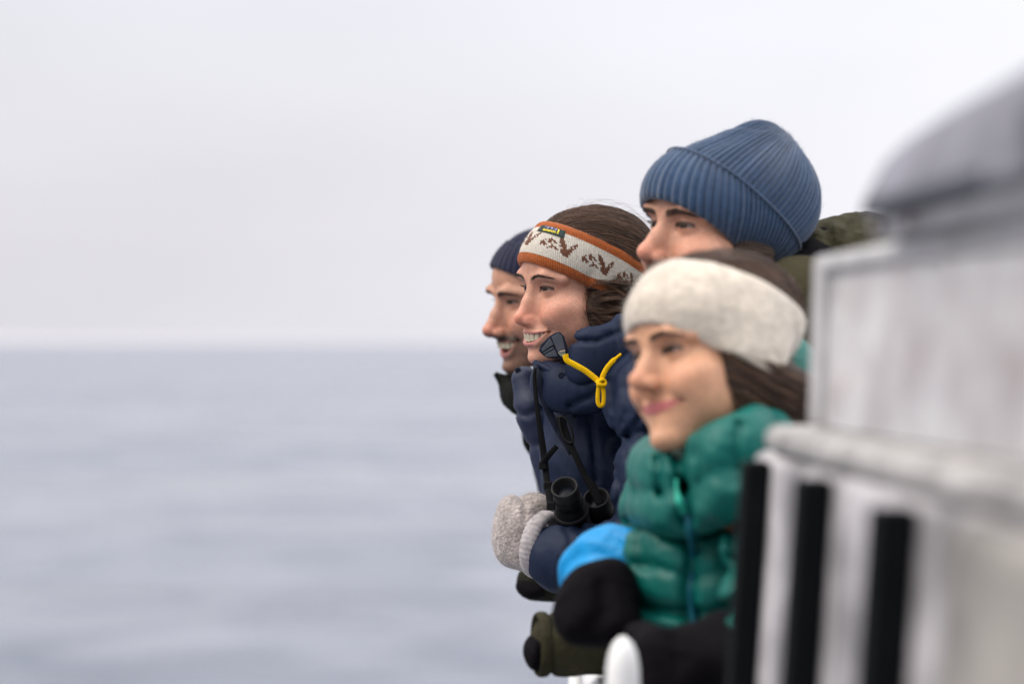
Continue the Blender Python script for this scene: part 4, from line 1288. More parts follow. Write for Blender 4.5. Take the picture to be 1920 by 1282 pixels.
# ---- ribbed beanies
m_fz = mat('blue_fibre', (0.05, 0.085, 0.15), rough=0.9)
def beanie(who, planes, cuff_top, prims, nrib, m_, root, thick, amp, pole, fold=True):
    """Hat: cuff rows on tilted planes between planes[0] and cuff_top, crown rows closing towards the pole (mm)."""
    hd = HT[who]; sub = 6; nphi = nrib * sub
    f = Field((-140, -190, -60), (140, 150, 260), 2.5)
    for p_, k in prims: f.add(p_, k)
    phi = np.arange(nphi)
    ribs = 1 - 2 * (0.5 - 0.5 * np.cos(2 * np.pi * (phi % sub) / sub)) ** 1.8
    # a little irregularity from rib to rib
    irr = 1 + 0.25 * rng.normal(size=nrib)[phi // sub]
    nc = 14
    pl = [tuple(np.array(planes) * (1 - t) + np.array(cuff_top) * t) for t in np.linspace(0, 1, nc)]
    Pm, D = rows_radii(f, pl, nphi, (0, -16), 3)
    N = grid_normals(Pm); N *= np.sign((N * D).sum(2).mean())
    cuff_off = thick * (0.75 + 0.25 * np.sin(np.linspace(0.1, np.pi, nc)))
    cuff = Pm + N * (cuff_off[:, None, None] + (amp * ribs * irr)[None, :, None])
    inner = Pm[0] + N[0] * 0.5
    dn = Pm[0] - Pm[1]; dn /= np.linalg.norm(dn, axis=1)[:, None]
    lip0 = Pm[0] + N[0] * (thick * 0.35) + dn * 2.5
    up = -dn
    # crown: from just under the fold up to the pole, directions swung from the fold plane towards the pole
    top_dir = D[-1]; ctr = Bandframe(cuff_top[1], cuff_top[2], (0, -16)).origin(cuff_top[0])
    polev = np.array(pole, float) - ctr; polev /= np.linalg.norm(polev)
    ncr = 40; rows = []
    r = np.arange(5, 200, 1.0)
    for t in np.linspace(0.0, 1, ncr):
        th = (math.pi / 2) * t * 0.985
        d = math.cos(th) * top_dir + math.sin(th) * polev
        p = ctr + r[None, :, None] * d[:, None]
        v = f.sample(p); neg = v < 0
        last = neg.shape[1] - 1 - np.argmax(neg[:, ::-1], 1)
        v0 = v[np.arange(nphi), last]; v1 = v[np.arange(nphi), np.minimum(last + 1, len(r) - 1)]
        rr = r[last] + np.clip(v0 / (v0 - v1 + 1e-9), 0, 1)
        for _ in range(6): rr = 0.25 * np.roll(rr, 1) + 0.5 * rr + 0.25 * np.roll(rr, -1)
        rr = rr + 1.1 * np.sin(phi * 2 * np.pi / nphi * 5 + 6 * t) * np.sin(phi * 2 * np.pi / nphi * 9 - 4 * t + 1) * min(1, 3 * (1 - t))
        rows.append(ctr + rr[:, None] * d)
    Cr = np.array(rows); Nc = grid_normals(Cr); Nc *= np.sign((Nc[:20] * D[-1][None]).sum(2).mean())
    rad_ = Cr - ctr; rad_ /= np.linalg.norm(rad_, axis=2)[..., None]; w_ = np.clip((np.arange(ncr) - 26) / 8, 0, 1)[:, None, None]
    Nc = Nc * (1 - w_) + rad_ * w_
    fade = np.clip(np.linspace(1.15, 0.0, ncr) * 3, 0, 1)
    crown = Cr + Nc * (1.0 + (amp * 1.15 * ribs * irr)[None, :, None] * fade[:, None, None])
    fold_top = Pm[-1] + N[-1] * (thick * 0.62 + amp * ribs * irr)[:, None] + up * 2.2
    allr = np.concatenate([inner[None], lip0[None], cuff, fold_top[None], (Pm[-1] + N[-1] * 1.0 + up * 1.2)[None], crown])
    Q = grid_quads(len(allr), nphi)
    V = np.concatenate([allr.reshape(-1, 3), (crown[-1].mean(0))[None]])
    k0 = (len(allr) - 1) * nphi; j = np.arange(nphi)
    V = hd.loc(V)
    faces = Q.tolist()
    # orientation: outward
    me = bpy.data.meshes.new('beanie')
    me.from_pydata(V.tolist(), [], [tuple(q[::-1]) for q in faces] + [(k0 + int(a), k0 + int((a + 1) % nphi), len(V) - 1) for a in j])
    me.polygons.foreach_set('use_smooth', np.full(len(me.polygons), True)); me.update()
    bm = bmesh.new(); bm.from_mesh(me); bmesh.ops.recalc_face_normals(bm, faces=bm.faces); bm.to_mesh(me); bm.free()
    o = link('beanie', me, m_, root, hd.M)
    if fold:
        sm = Pm[-1] + N[-1] * (thick * 0.95) + up * 1.0
        V_, Q_ = sweep(hd.loc(sm[::3]), 0.0013, 0.0013, n=6, closed=True)
        link('fold_edge', mesh_quads('fold_edge', V_, Q_), BLUEK2, o, hd.M)
    Nf = grid_normals(allr); Nf *= np.sign((Nf * (allr - ctr)).sum(2))[..., None]
    nf = Nf.reshape(-1, 3).copy(); nf[:, 1] *= -1
    fuzz('loose_fibre', hd.loc(allr.reshape(-1, 3)), nf, 5000, 0.0042, 0.00008, m_fz, o, hd.M)
    return o, allr
BLUEK = mat('blue_ribbed_wool', (0.029, 0.060, 0.122), rough=0.9, spec=0.2, sheen=0.45, noise=[(16, 0.16, 4), (110, 0.16, 3), (600, 0.15, 2)], bump=[(700, 0.0009, 3, (1, 1, 1))])
BLUEK2 = mat('blue_fold_edge', (0.042, 0.078, 0.145), rough=0.9, sheen=0.4, noise=(200, 0.15, 2))
NAVYK = mat('navy_knit', (0.012, 0.013, 0.034), rough=0.95, spec=0.15, sheen=0.2, noise=[(60, 0.2, 3)], bump=[(500, 0.001, 3, (1, 1, 1))])
bo, ar = beanie('blue', (-18, 0.56, -0.02), (50, 0.60, -0.10),
       [(ell((0, -23, 38), (80, 108, 74)), 0), (ell((0, 19, 31), (68, 67, 50)), 14), (ell((0, -46, 50), (76, 82, 68)), 22), (ell((0, -56, 90), (32, 38, 46)), 40)],
       72, BLUEK, PE['blue'], 10.0, 1.5, (8, -96, 132))
bo2, ar2 = beanie('far', (10, 0.62, -0.10), (62, 0.62, -0.10),
       [(ell((0, -14, 36), (78, 97, 76)), 0), (ell((0, 20, 31), (66, 64, 50)), 14)],
       58, NAVYK, PE['far'], 4.0, 0.9, (0, -50, 150), fold=False)
for who in ('blue', 'far'):
    f = Field((-100, -150, -150), (100, 100, 80), 3.0)
    f.add(ell((0, -22, 30), (77, 93, 70))); f.add(ell((0, -55, -45), (54, 44, 50)), 20)
    for s_ in (1, -1): f.add(ell((62 * s_, -14, -22), (13, 30, 34)), 8)
    V, Q = f.mesh(); link('hair', mesh_np('hair', HT[who].loc(V), Q[:, ::-1]), HAIRB, PE[who], HT[who].M)

# ---------------------------------------------------------------- garments (world coordinates)
def seam(line, d, w, depth, y1=99, y0=0):
    """Stitched-in groove along a polyline seen at distance d."""
    pts = [P(x, y, d) for x, y in line]
    def g(X, Y, Z):
        x = X * d / Y; z = EYE + (Z - EYE) * d / Y
        best = np.full(len(X), 9.0)
        for a, b in zip(pts, pts[1:]):
            ax, az, bx, bz = a[0], a[2], b[0], b[2]
            L2 = (bx - ax) ** 2 + (bz - az) ** 2 + 1e-12
            t = np.clip(((x - ax) * (bx - ax) + (z - az) * (bz - az)) / L2, 0, 1)
            best = np.minimum(best, np.hypot(x - ax - t * (bx - ax), z - az - t * (bz - az)))
        pk = 0.5 + 0.5 * np.sin(260 * x + 200 * z) * np.sin(170 * z - 150 * x + 1)      # puckers beside the stitching
        return -(depth * np.exp(-(best / w) ** 2) + min(0.25 * depth, 0.0016) * pk * np.exp(-(best / (3.2 * w)) ** 2)) * (Y < y1) * (Y > y0)
    return g

def on(f, px, py, d, lift=0.0, span=0.25):
    """Point of a sculpted surface seen at a pixel of the photograph (first hit near distance d)."""
    ts = np.arange(d - span, d + span, 0.0008)
    w = np.array([0, 0, EYE]) + ts[:, None] * np.array([(px - 960) / F, 1, (641 - py) / F])
    v = f.sample(w) - lift
    k = np.where(v < 0)[0]
    return w[k[0]] if len(k) else P(px, py, d)

CAMV = (0, -1, 0)
# ---- laughing woman's down jacket
root = PE['orange']
hx, hy = FEET['orange']
b_ = baffle
main = [(rc(P(1122, 735, 3.60), P(1125, 860, 3.58), 0.080, 0.084), 0),
        (rc(P(1125, 860, 3.58), P(1150, 1000, 3.60), 0.084, 0.100), 0.02),
        (rc(P(1150, 1000, 3.60), P(1300, 1150, 3.63), 0.10, 0.15), 0.03),
        (rc(P(1300, 1150, 3.63), (hx, hy, 0.98), 0.15, 0.175), 0.03),
        (rc(P(1175, 690, 3.62), P(1215, 745, 3.44), 0.062, 0.066), 0.03),
        (rc(P(1150, 700, 3.66), P(1130, 760, 3.74), 0.06, 0.06), 0.03),
        (rc(P(1216, 738, 3.42), P(1226, 900, 3.39), 0.060, 0.060, b_(2.0, 0.012, 0.0)), 0.010),
        (rc(P(1226, 900, 3.39), P(1206, 1036, 3.42), 0.060, 0.054, b_(1.6, 0.010, 0.2)), 0.012),
        (rc(P(1206, 1036, 3.40), P(1050, 1046, 3.455), 0.054, 0.047, b_(1.3, 0.004, 0.3)), 0.012),
        (rc(P(1150, 860, 3.76), P(1120, 985, 3.70), 0.052, 0.046), 0.02), (rc(P(1120, 985, 3.70), P(1030, 1000, 3.62), 0.045, 0.036), 0.012)]
nrm = np.array((-0.86, 0.48, 0.16)); nrm /= np.linalg.norm(nrm)
wr_c = P(1020, 1026, 3.47)
def halfspace(c, n, R_):
    return (lambda X, Y, Z: np.maximum(-((X - c[0]) * n[0] + (Y - c[1]) * n[1] + (Z - c[2]) * n[2]), np.sqrt((X - c[0]) ** 2 + (Y - c[1]) ** 2 + (Z - c[2]) ** 2) - R_)), c - R_, c + R_
lo, hi = bounds(main, 0.03)
jk, jf = cloth('down_jacket', NAVY, root, 0.0038, lo, hi, main, subs=[(halfspace(wr_c, nrm, 0.075), 0.006)],
    wr=[wrinkle(0.0026, 40, 1), wrinkle(0.0016, 80, 2), wrinkle(0.0007, 170, 3), seam([(1180, 819), (1196, 846)], 3.4, 0.004, 0.005, 3.6), seam([(1164, 826), (1174, 858)], 3.4, 0.004, 0.004, 3.6), seam([(1160, 806), (1172, 776)], 3.4, 0.004, 0.004, 3.6), seam([(1182, 806), (1206, 778)], 3.4, 0.004, 0.005, 3.6),
        seam([(1143, 716), (1152, 780), (1150, 850), (1166, 930)], 3.4, 0.007, 0.007, 3.6),
        seam([(1150, 842), (1180, 818), (1225, 812)], 3.4, 0.007, 0.010, 3.6),
        seam([(1105, 745), (1112, 830), (1118, 900)], 3.5, 0.005, 0.006, 3.6),
        seam([(1160, 940), (1140, 985), (1080, 990)], 3.45, 0.006, 0.006, 3.6),
        seam([(1060, 992), (1072, 1010), (1068, 1030)], 3.4, 0.004, 0.004, 3.5), seam([(1090, 992), (1098, 1012)], 3.4, 0.004, 0.004, 3.5)])
fp = [(rc(P(984, 712, 3.64), P(1003, 768, 3.63), 0.020, 0.030), 0), (rc(P(1003, 768, 3.63), P(1030, 850, 3.63), 0.030, 0.026), 0.012), (rc(P(1030, 850, 3.63), P(1060, 960, 3.64), 0.026, 0.03), 0.012),
      (rc(P(1015, 740, 3.68), P(1040, 860, 3.69), 0.03, 0.03), 0.02)]
lo, hi = bounds(fp, 0.02)
pn, pf = cloth('front_panel', NAVYL, jk, 0.0034, lo, hi, fp, wr=[wrinkle(0.0022, 60, 8), seam([(955, 772), (985, 778), (1020, 765)], 3.6, 0.006, 0.005), seam([(985, 836), (1012, 832), (1040, 820)], 3.6, 0.006, 0.004)])
# collar: a low padded roll and, above it, the tall stand-up part
c1 = [P(1018, 716, 3.52), P(1045, 727, 3.485), P(1085, 733, 3.465), P(1130, 722, 3.45), P(1175, 690, 3.45), P(1215, 668, 3.52), P(1225, 655, 3.63), P(1170, 665, 3.72), P(1090, 690, 3.73)]
c2 = [P(1078, 678, 3.455), P(1102, 668, 3.44), P(1150, 646, 3.44), P(1195, 628, 3.50), P(1212, 620, 3.62), P(1165, 622, 3.70), P(1100, 648, 3.70)]
cp = curve_pts(c1, 22); cq = curve_pts(c2, 20)
prs = [(rc(cp[i], cp[i + 1], 0.019, 0.019, None, ((0, 0, 1), 0.62)), 0.008) for i in range(21)]
prs2 = [(rc(cq[i], cq[i + 1], 0.0125, 0.0125, None, ((0, 0, 1), 0.36)), 0.006) for i in range(19)]
lo, hi = bounds(prs, 0.02)
cl1, cf1 = cloth('collar_roll', NAVY, jk, 0.0034, lo, hi, prs, wr=[wrinkle(0.0012, 60, 4), seam([(1095, 712), (1130, 696), (1190, 655)], 3.45, 0.005, 0.006), seam([(1070, 760), (1120, 738), (1185, 690)], 3.45, 0.005, 0.005)])
lo, hi = bounds(prs2, 0.03)
cl2, cf2 = cloth('collar', NAVYD if False else NAVY, jk, 0.003, lo, hi, prs2, wr=[wrinkle(0.0022, 70, 5), seam([(1075, 640), (1120, 640), (1190, 610)], 3.44, 0.004, 0.004)])
# front edge of the jacket: stiff placket, its inner flap and a dark chin flap
pl = curve_pts([P(1005, 684, 3.49), P(1008, 712, 3.48), P(1024, 760, 3.485), P(1046, 806, 3.49), P(1072, 850, 3.49)], 20)
link('placket', mesh_quads('placket', *sweep(pl, np.interp(np.linspace(0, 1, 20), [0, 0.2, 1], [0.004, 0.0065, 0.0045]), 0.004, CAMV, n=12, sq=0.7)), NAVYD, jk)
tp_ = curve_pts([P(1003, 681, 3.50), P(1020, 688, 3.49), P(1042, 698, 3.475), P(1066, 704, 3.46)], 14)
link('collar_edge', mesh_quads('collar_edge', *sweep(tp_, 0.0055, 0.007, CAMV, n=10)), NAVY, jk)
for x, y, fld_, par in ((1052, 703, cf1, cl1), (971, 694, pf, pn), (1029, 838, pf, pn), (1078, 776, jf, jk)):
    p = on(fld_, x, y, 3.55, 0.001)
    a = np.linspace(0, 2 * np.pi, 17)[:-1]
    V = np.concatenate([[p + np.array((0, -0.0022, 0))]] + [np.stack([p[0] + r * np.cos(a), np.full(16, p[1] - h_), p[2] + r * np.sin(a)], 1) for r, h_ in ((0.002, 0.0012), (0.0032, 0.0024), (0.0045, 0.0014), (0.0048, -0.002))])
    Fc = [(0, 1 + k, 1 + (k + 1) % 16, 1 + (k + 1) % 16) for k in range(16)] + [(1 + r * 16 + k, 1 + (r + 1) * 16 + k, 1 + (r + 1) * 16 + (k + 1) % 16, 1 + r * 16 + (k + 1) % 16) for r in range(3) for k in range(16)]
    link('snap_button', mesh_quads('snap_button', V, Fc), BRASS if x == 1029 else NAVYD, par)

def slab(name, poly, d, th, m, parent, z_tilt=0.0, bevel=0.0012):
    """Polygon given in photograph pixels at a distance, with thickness away from the camera; z_tilt leans it back to the right."""
    bm = bmesh.new()
    x0 = poly[0][0]
    a = [bm.verts.new(P(x, y, d + z_tilt * (x - x0) / 1000).tolist()) for x, y in poly]
    b = [bm.verts.new((v.co + Vector((0, th, 0)))) for v in a]
    bm.faces.new(a); bm.faces.new(b[::-1])
    n = len(a)
    for k in range(n): bm.faces.new((a[k], b[k], b[(k + 1) % n], a[(k + 1) % n]))
    bmesh.ops.recalc_face_normals(bm, faces=bm.faces)
    if bevel: bmesh.ops.bevel(bm, geom=list(bm.edges), offset=bevel, segments=2, profile=0.5, affect='EDGES')
    me = bpy.data.meshes.new(name); bm.to_mesh(me); bm.free()
    return link(name, me, m, parent)
# grey face guard folded out of the collar, with its panels
cg = slab('chin_guard', [(1010, 657), (1014, 646), (1030, 630), (1042, 623), (1050, 622), (1058, 630), (1064, 650), (1068, 672), (1050, 673), (1026, 671), (1016, 664)], 3.452, 0.006, NAVYD, jk)
for poly in ([(1015, 655), (1031, 634), (1038, 646), (1017, 660)], [(1018, 661.5), (1037, 650), (1038.5, 653.5), (1019.5, 664)], [(1020.5, 665.5), (1040, 654.5), (1046, 668), (1025, 670)], [(1033.5, 632.5), (1047, 624.5), (1054, 630), (1061, 660), (1048.5, 666)]):
    slab('guard_panel', poly, 3.4495, 0.004, GREYP, cg, 0, 0.0008)
tg = slab('cord_toggle', [(1046, 662), (1050, 659), (1059, 657), (1061, 664), (1059, 671), (1053, 669)], 3.444, 0.005, SAGE, jk)
slab('toggle_edge', [(1047, 660.6), (1050.5, 658), (1059.5, 656), (1059.8, 658), (1051, 660)], 3.4425, 0.004, BEIGE, tg, 0, 0.0004)
# yellow cord tied in a knot
def cord(name, px, w, d, parent, m=YELLOW, n=60, fld=None):
    pts = curve_pts([P(x, y, d) for x, y in px], n)
    if fld is not None:
        for i in range(n):
            px_ = 960 + F * pts[i, 0] / pts[i, 1]; py_ = 641 - F * (pts[i, 2] - EYE) / pts[i, 1]
            best = min(on(f_, px_, py_, d, 0.006)[1] for f_ in fld)
            pts[i] = P(px_, py_, best)
        dd = pts[:, 1].copy()
        dd = np.minimum(dd, np.median(dd) + 0.01)
        for _ in range(12): dd[1:-1] = 0.25 * dd[:-2] + 0.5 * dd[1:-1] + 0.25 * dd[2:]
        pts = pts * 1.0
        for i in range(n):
            x_ = pts[i, 0] / pts[i, 1]; z_ = (pts[i, 2] - EYE) / pts[i, 1]; pts[i] = (x_ * dd[i], dd[i], EYE + z_ * dd[i])
    rp_ = lambda i, a: 1 + 0.07 * np.cos(i * 2.1 + 1.5 * np.abs(np.sin(a)))
    return link(name, mesh_quads(name, *sweep(pts, np.array(w) if np.ndim(w) else w, 0.0018, CAMV, n=12, ripple=rp_)), m, parent)
DC = 3.405
cd = cord('drawcord', [(1060, 664), (1063, 675), (1078, 684), (1096, 694), (1112, 706), (1124, 716)], 0.0041, DC, jk)
cord('cord_end', [(1128, 714), (1131, 703), (1138, 690), (1148, 678), (1157, 670), (1165, 663.5)], np.interp(np.linspace(0, 1, 60), [0, 0.65, 0.75, 1], [0.0038, 0.0036, 0.0023, 0.0020]), DC, cd)
cord('cord_loop', [(1124, 718), (1121.5, 735), (1121, 752), (1124, 759.5), (1128, 760), (1131.5, 755), (1132, 738), (1129, 718)], 0.0031, DC - 0.002, cd, n=80)
V, Q = sweep(curve_pts([P(1119, 714, DC - 0.004), P(1125, 721, DC - 0.008), P(1133, 722, DC - 0.004), P(1134, 715, DC), P(1126, 713, DC - 0.007), P(1121, 723, DC - 0.004)], 40), 0.0030, 0.0027, CAMV, n=10)
link('knot', mesh_quads('knot', V, Q), YELLOW, cd)

# ---- her mittens: two hands clasped over the rail
MITT = mat('grey_wool', (0.36, 0.315, 0.30), rough=0.95, spec=0.15, sheen=0.4, noise=[(60, 0.30, 4), (190, 0.30, 3)], bump=[(230, 0.003, 2, (1, 1, 1)), (900, 0.0008, 2, (1, 1, 1))])
CUFFK = mat('pale_ribbed_wool', (0.36, 0.33, 0.34), rough=0.95, sheen=0.3, noise=[(150, 0.25, 3)])
mt, mf_ = garment('mitten', MITT, root, 0.0028, [(ell(P(960, 985, 3.50), (0.026, 0.036, 0.044)), 0), (ell(P(962, 1018, 3.50), (0.026, 0.034, 0.032)), 0.02), (rc(P(966, 1036, 3.48), P(1010, 1040, 3.47), 0.018, 0.030), 0.02), (ell(P(985, 1000, 3.47), (0.026, 0.02, 0.045)), 0.02)], wr=[wrinkle(0.0012, 90, 3), seam([(985, 935), (984, 975), (992, 1005)], 3.5, 0.004, 0.004)])
mt2, mf2 = garment('mitten', MITT, root, 0.0028, [(ell(P(1005, 955, 3.55), (0.022, 0.032, 0.024)), 0), (ell(P(1022, 975, 3.56), (0.022, 0.03, 0.026)), 0.02), (ell(P(985, 975, 3.55), (0.02, 0.03, 0.03)), 0.02)], wr=[wrinkle(0.0012, 90, 4)])
for f_, o_ in ((mf_, mt), (mf2, mt2)):
    V, Q = f_.mesh(); e_ = 0.004
    Nn = np.stack([f_.sample(V + np.eye(3)[i] * e_) - f_.sample(V - np.eye(3)[i] * e_) for i in range(3)], 1); Nn /= np.linalg.norm(Nn, axis=1)[:, None] + 1e-9
    fuzz('loose_fibre', V, Nn, 2200, 0.0032, 0.00007, FUZZM, o_, None)
ua = np.cross(nrm, (0, 0, 1)); ua /= np.linalg.norm(ua); ub = np.cross(ua, nrm)
a = np.linspace(0, 2 * np.pi, 160, endpoint=False)
ctr = P(1016, 1021, 3.475)
for k, (off, r_) in enumerate(((0.0, 0.042),)):
    ring = ctr + nrm * off + r_ * (np.cos(a)[:, None] * ua + np.sin(a)[:, None] * ub)
    rp_ = lambda i, q: 1 + 0.045 * np.cos(i * np.pi / 2)
    V, Q = sweep(ring, 0.008, 0.013, nrm, n=12, closed=True, ripple=rp_)
    link('ribbed_cuff', mesh_quads('ribbed_cuff', V, Q), CUFFK, mt)

# ---- binoculars hanging at her chest
u = np.array((-0.20, -0.70, 0.68)); u /= np.linalg.norm(u)
sx = np.cross(u, (0, -1, 0.2)); sx /= np.linalg.norm(sx); sy = np.cross(u, sx)
bin_c = P(1095, 960, 3.44)
bino = empty('binoculars', bin_c, 'black binoculars with round eyecups hanging on a strap at the navy jacket', 'binoculars')
def lathe(c, axis, prof, n=36):
    s1 = np.cross(axis, (0.3, 0.1, 0.9)); s1 /= np.linalg.norm(s1); s2 = np.cross(axis, s1)
    a = np.linspace(0, 2 * np.pi, n, endpoint=False)
    V = np.concatenate([c + axis * z + r * (np.cos(a)[:, None] * s1 + np.sin(a)[:, None] * s2) for z, r in prof])
    i = np.arange(len(prof) - 1)[:, None]; j = np.arange(n)[None]
    return V, np.stack([i * n + j, i * n + (j + 1) % n, (i + 1) * n + (j + 1) % n, (i + 1) * n + j], -1).reshape(-1, 4)
def barrel(tip, k):
    V, Q = lathe(tip, u, [(-0.020, 0.0185), (-0.024, 0.0205), (-0.034, 0.0210), (-0.036, 0.0200), (-0.040, 0.0225), (-0.060, 0.0245), (-0.085, 0.0250), (-0.088, 0.0262), (-0.106, 0.0268), (-0.110, 0.0255), (-0.110, 0.0205), (-0.104, 0.020)])
    o = link('barrel', mesh_quads('barrel', V, Q), PLAST, bino)
    V, Q = lathe(tip, u, [(-0.021, 0.0180), (-0.012, 0.0190), (-0.003, 0.0197), (0.000, 0.0190), (0.0004, 0.0172), (-0.002, 0.0160), (-0.010, 0.0148), (-0.014, 0.0130)])
    link('eyecup', mesh_quads('eyecup', V, Q), RUBB2, o)
    V, Q = lathe(tip, u, [(-0.0138, 0.0132), (-0.0128, 0.009), (-0.0122, 0.004), (-0.0120, 0.0002)])
    link('lens', mesh_quads('lens', V, Q), LENS, o)
    V, Q = lathe(tip, u, [(-0.1045, 0.0202), (-0.1055, 0.012), (-0.106, 0.0002)])
    link('lens', mesh_quads('lens', V, Q), LENS, o)
    V, Q = lathe(tip, u, [(-0.0500, 0.0235), (-0.0512, 0.0252), (-0.0560, 0.0257), (-0.0572, 0.0242)])
    link('grip_ring', mesh_quads('grip_ring', V, Q), RUBB2, o)
    return tip
t1 = barrel(P(1058, 912, 3.405), 0); t2 = barrel(P(1118, 932, 3.455), 1)
ax_ = (t2 - t1); L_ = np.linalg.norm(ax_); ax_ /= L_
for z in (-0.052, -0.082):
    V, Q = sweep([t1 + u * z, (t1 + t2) / 2 + u * (z + 0.002) + sy * 0.004, t2 + u * z], 0.012, 0.009, u, n=12)
    link('bridge', mesh_quads('bridge', V, Q), PLAST, bino)
V, Q = lathe((t1 + t2) / 2 + np.array((0, -0.003, 0)), u, [(-0.030, 0.0002), (-0.030, 0.007), (-0.034, 0.0085), (-0.046, 0.0085), (-0.048, 0.0060), (-0.085, 0.0060), (-0.085, 0.0002)])
link('focus_wheel', mesh_quads('focus_wheel', V, Q), RUBB2, bino)
def strap(name, px, w, d, parent, m=WEB, th=0.0011):
    pts = curve_pts([P(x, y, dd) for x, y, dd in px], 50)
    ww = np.interp(np.linspace(0, 1, 50), np.linspace(0, 1, len(w)), w)
    return link(name, mesh_quads(name, *sweep(pts, ww, th, CAMV, n=8, sq=0.6)), m, parent)
strap('strap', [(1004, 690, 3.475), (1002, 712, 3.47), (1007, 762, 3.46), (1014, 812, 3.455), (1021, 862, 3.45), (1026, 905, 3.43), (1032, 945, 3.40)], [0.002, 0.0028, 0.0032, 0.0045, 0.0048, 0.0045, 0.005], 3.4, bino)
strap('strap', [(1049, 780, 3.452), (1060, 815, 3.445), (1078, 852, 3.435), (1095, 888, 3.43), (1112, 915, 3.425), (1126, 945, 3.42)], [0.007, 0.0065, 0.0045, 0.0045, 0.0065, 0.006], 3.4, bino)
strap('strap_tail', [(1018, 868, 3.438), (1030, 852, 3.432), (1044, 836, 3.43)], [0.0045, 0.0042, 0.0038], 3.4, bino)
for p in ((1018, 872, 3.44), (1027, 910, 3.425), (1033, 948, 3.398)):
    c = P(*p)
    link('buckle', rbox(c - (0.0062, 0.003, 0.006), c + (0.0062, 0.003, 0.006), 0.002), PLAST, bino)
bk = curve_pts([P(1050, 782, 3.446), P(1062, 786, 3.443), P(1072, 806, 3.438), P(1074, 828, 3.436), P(1062, 826, 3.44), P(1053, 808, 3.444)], 40, closed=True)
link('strap_buckle', mesh_quads('strap_buckle', *sweep(bk, 0.0016, 0.002, CAMV, n=8, closed=True)), PLAST, bino)

# ---- far man: dark jacket
root = PE['far']; hx, hy = FEET['far']
fj, ff_ = garment('jacket', OLIVED, root, 0.006, [
    (rc(P(1075, 790, 4.06), P(1130, 900, 4.05), 0.085, 0.10), 0), (rc(P(1130, 900, 4.05), P(1260, 1100, 4.08), 0.10, 0.14), 0.03),
    (rc(P(1260, 1100, 4.08), (hx, hy, 0.98), 0.14, 0.17), 0.03), (rc(P(1120, 790, 3.92), P(1150, 960, 3.90), 0.065, 0.06), 0.03), (rc(P(1150, 960, 3.90), P(1105, 1085, 3.86), 0.06, 0.045), 0.02),
    (rc(P(1105, 1085, 3.86), P(1002, 1088, 3.86), 0.040, 0.029), 0.015), (rc(P(1110, 800, 4.20), P(1130, 960, 4.22), 0.065, 0.06), 0.03), (rc(P(1130, 960, 4.22), P(1080, 1075, 4.12), 0.055, 0.04), 0.02)],
    wr=[wrinkle(0.004, 38, 6)])
BLKC = mat('black_collar_cloth', (0.004, 0.0045, 0.004), rough=0.85, spec=0.12, noise=(30, 0.2, 3))
cc = curve_pts([P(952, 722, 3.99), P(966, 738, 3.93), P(1000, 745, 3.90), P(1050, 735, 3.92), P(1085, 720, 4.02), P(1060, 715, 4.12), P(1000, 718, 4.13), P(962, 715, 4.06)], 22, closed=True)
garment('collar', BLKC, fj, 0.005, [(rc(cc[i] - np.array((0, 0, 0.008)), cc[(i + 1) % 22] - np.array((0, 0, 0.008)), 0.012, 0.012, None, ((0, 0, 1), 0.6)), 0.008) for i in range(22)] + [(rc(P(931, 703, 3.98), P(962, 728, 3.98), 0.005, 0.013), 0.01), (rc(P(972, 745, 3.97), P(1004, 826, 3.97), 0.012, 0.016), 0.015), (rc(P(1004, 826, 3.97), P(1040, 880, 3.97), 0.016, 0.03), 0.015)], wr=[wrinkle(0.002, 60, 2)])
garment('glove', BLACKN, root, 0.004, [(ell(P(992, 1098, 3.86), (0.022, 0.03, 0.018)), 0), (ell(P(1004, 1106, 3.85), (0.02, 0.03, 0.014)), 0.01)])

# ---- man in the beanie: olive jacket with a hood bunched behind the neck
root = PE['blue']; hx, hy = FEET['blue']
nkb = HT['blue'].world((0, -40, -150)); a = np.linspace(0, 2 * np.pi, 17)
nring = nkb + np.stack([0.066 * np.cos(a), 0.066 * np.sin(a), 0.012 * np.cos(a)], 1)
ncol = [(rc(nring[i], nring[i + 1], 0.030, 0.030), 0.012) for i in range(16)]
bj, bjf = garment('jacket', OLIVE, root, 0.006, [
    (rc(P(1480, 620, 3.17), P(1540, 800, 3.17), 0.10, 0.14), 0), *ncol, (rc(nkb - np.array((-0.03, 0, 0.05)), P(1530, 790, 3.17), 0.085, 0.13), 0.03), (rc(P(1540, 800, 3.17), (hx, hy, 0.98), 0.15, 0.18), 0.03),
    (rc(P(1500, 600, 3.02), P(1560, 880, 2.96), 0.075, 0.07), 0.04), (rc(P(1500, 600, 3.30), P(1450, 880, 3.30), 0.08, 0.07), 0.04),
    (rc(P(1450, 880, 3.30), P(1300, 1185, 3.04), 0.065, 0.046), 0.02), (rc(P(1300, 1185, 3.04), P(1058, 1206, 2.99), 0.046, 0.0395), 0.02)],
    wr=[wrinkle(0.005, 34, 7), wrinkle(0.002, 90, 9), seam([(1028, 1150), (1018, 1205), (1030, 1262)], 3.0, 0.006, 0.005)])
hd_pr = [(rc(P(1548, 462, 3.20), P(1605, 464, 3.23), 0.030, 0.043), 0), (rc(P(1605, 470, 3.24), P(1680, 480, 3.24), 0.044, 0.052), 0.02), (rc(P(1560, 520, 3.2), P(1660, 540, 3.22), 0.06, 0.07), 0.03),
         (rc(P(1500, 560, 3.10), P(1560, 470, 3.16), 0.04, 0.03), 0.02), (rc(P(1500, 600, 3.2), P(1600, 560, 3.2), 0.09, 0.09), 0.04)]
lo, hi = bounds(hd_pr, 0.03)
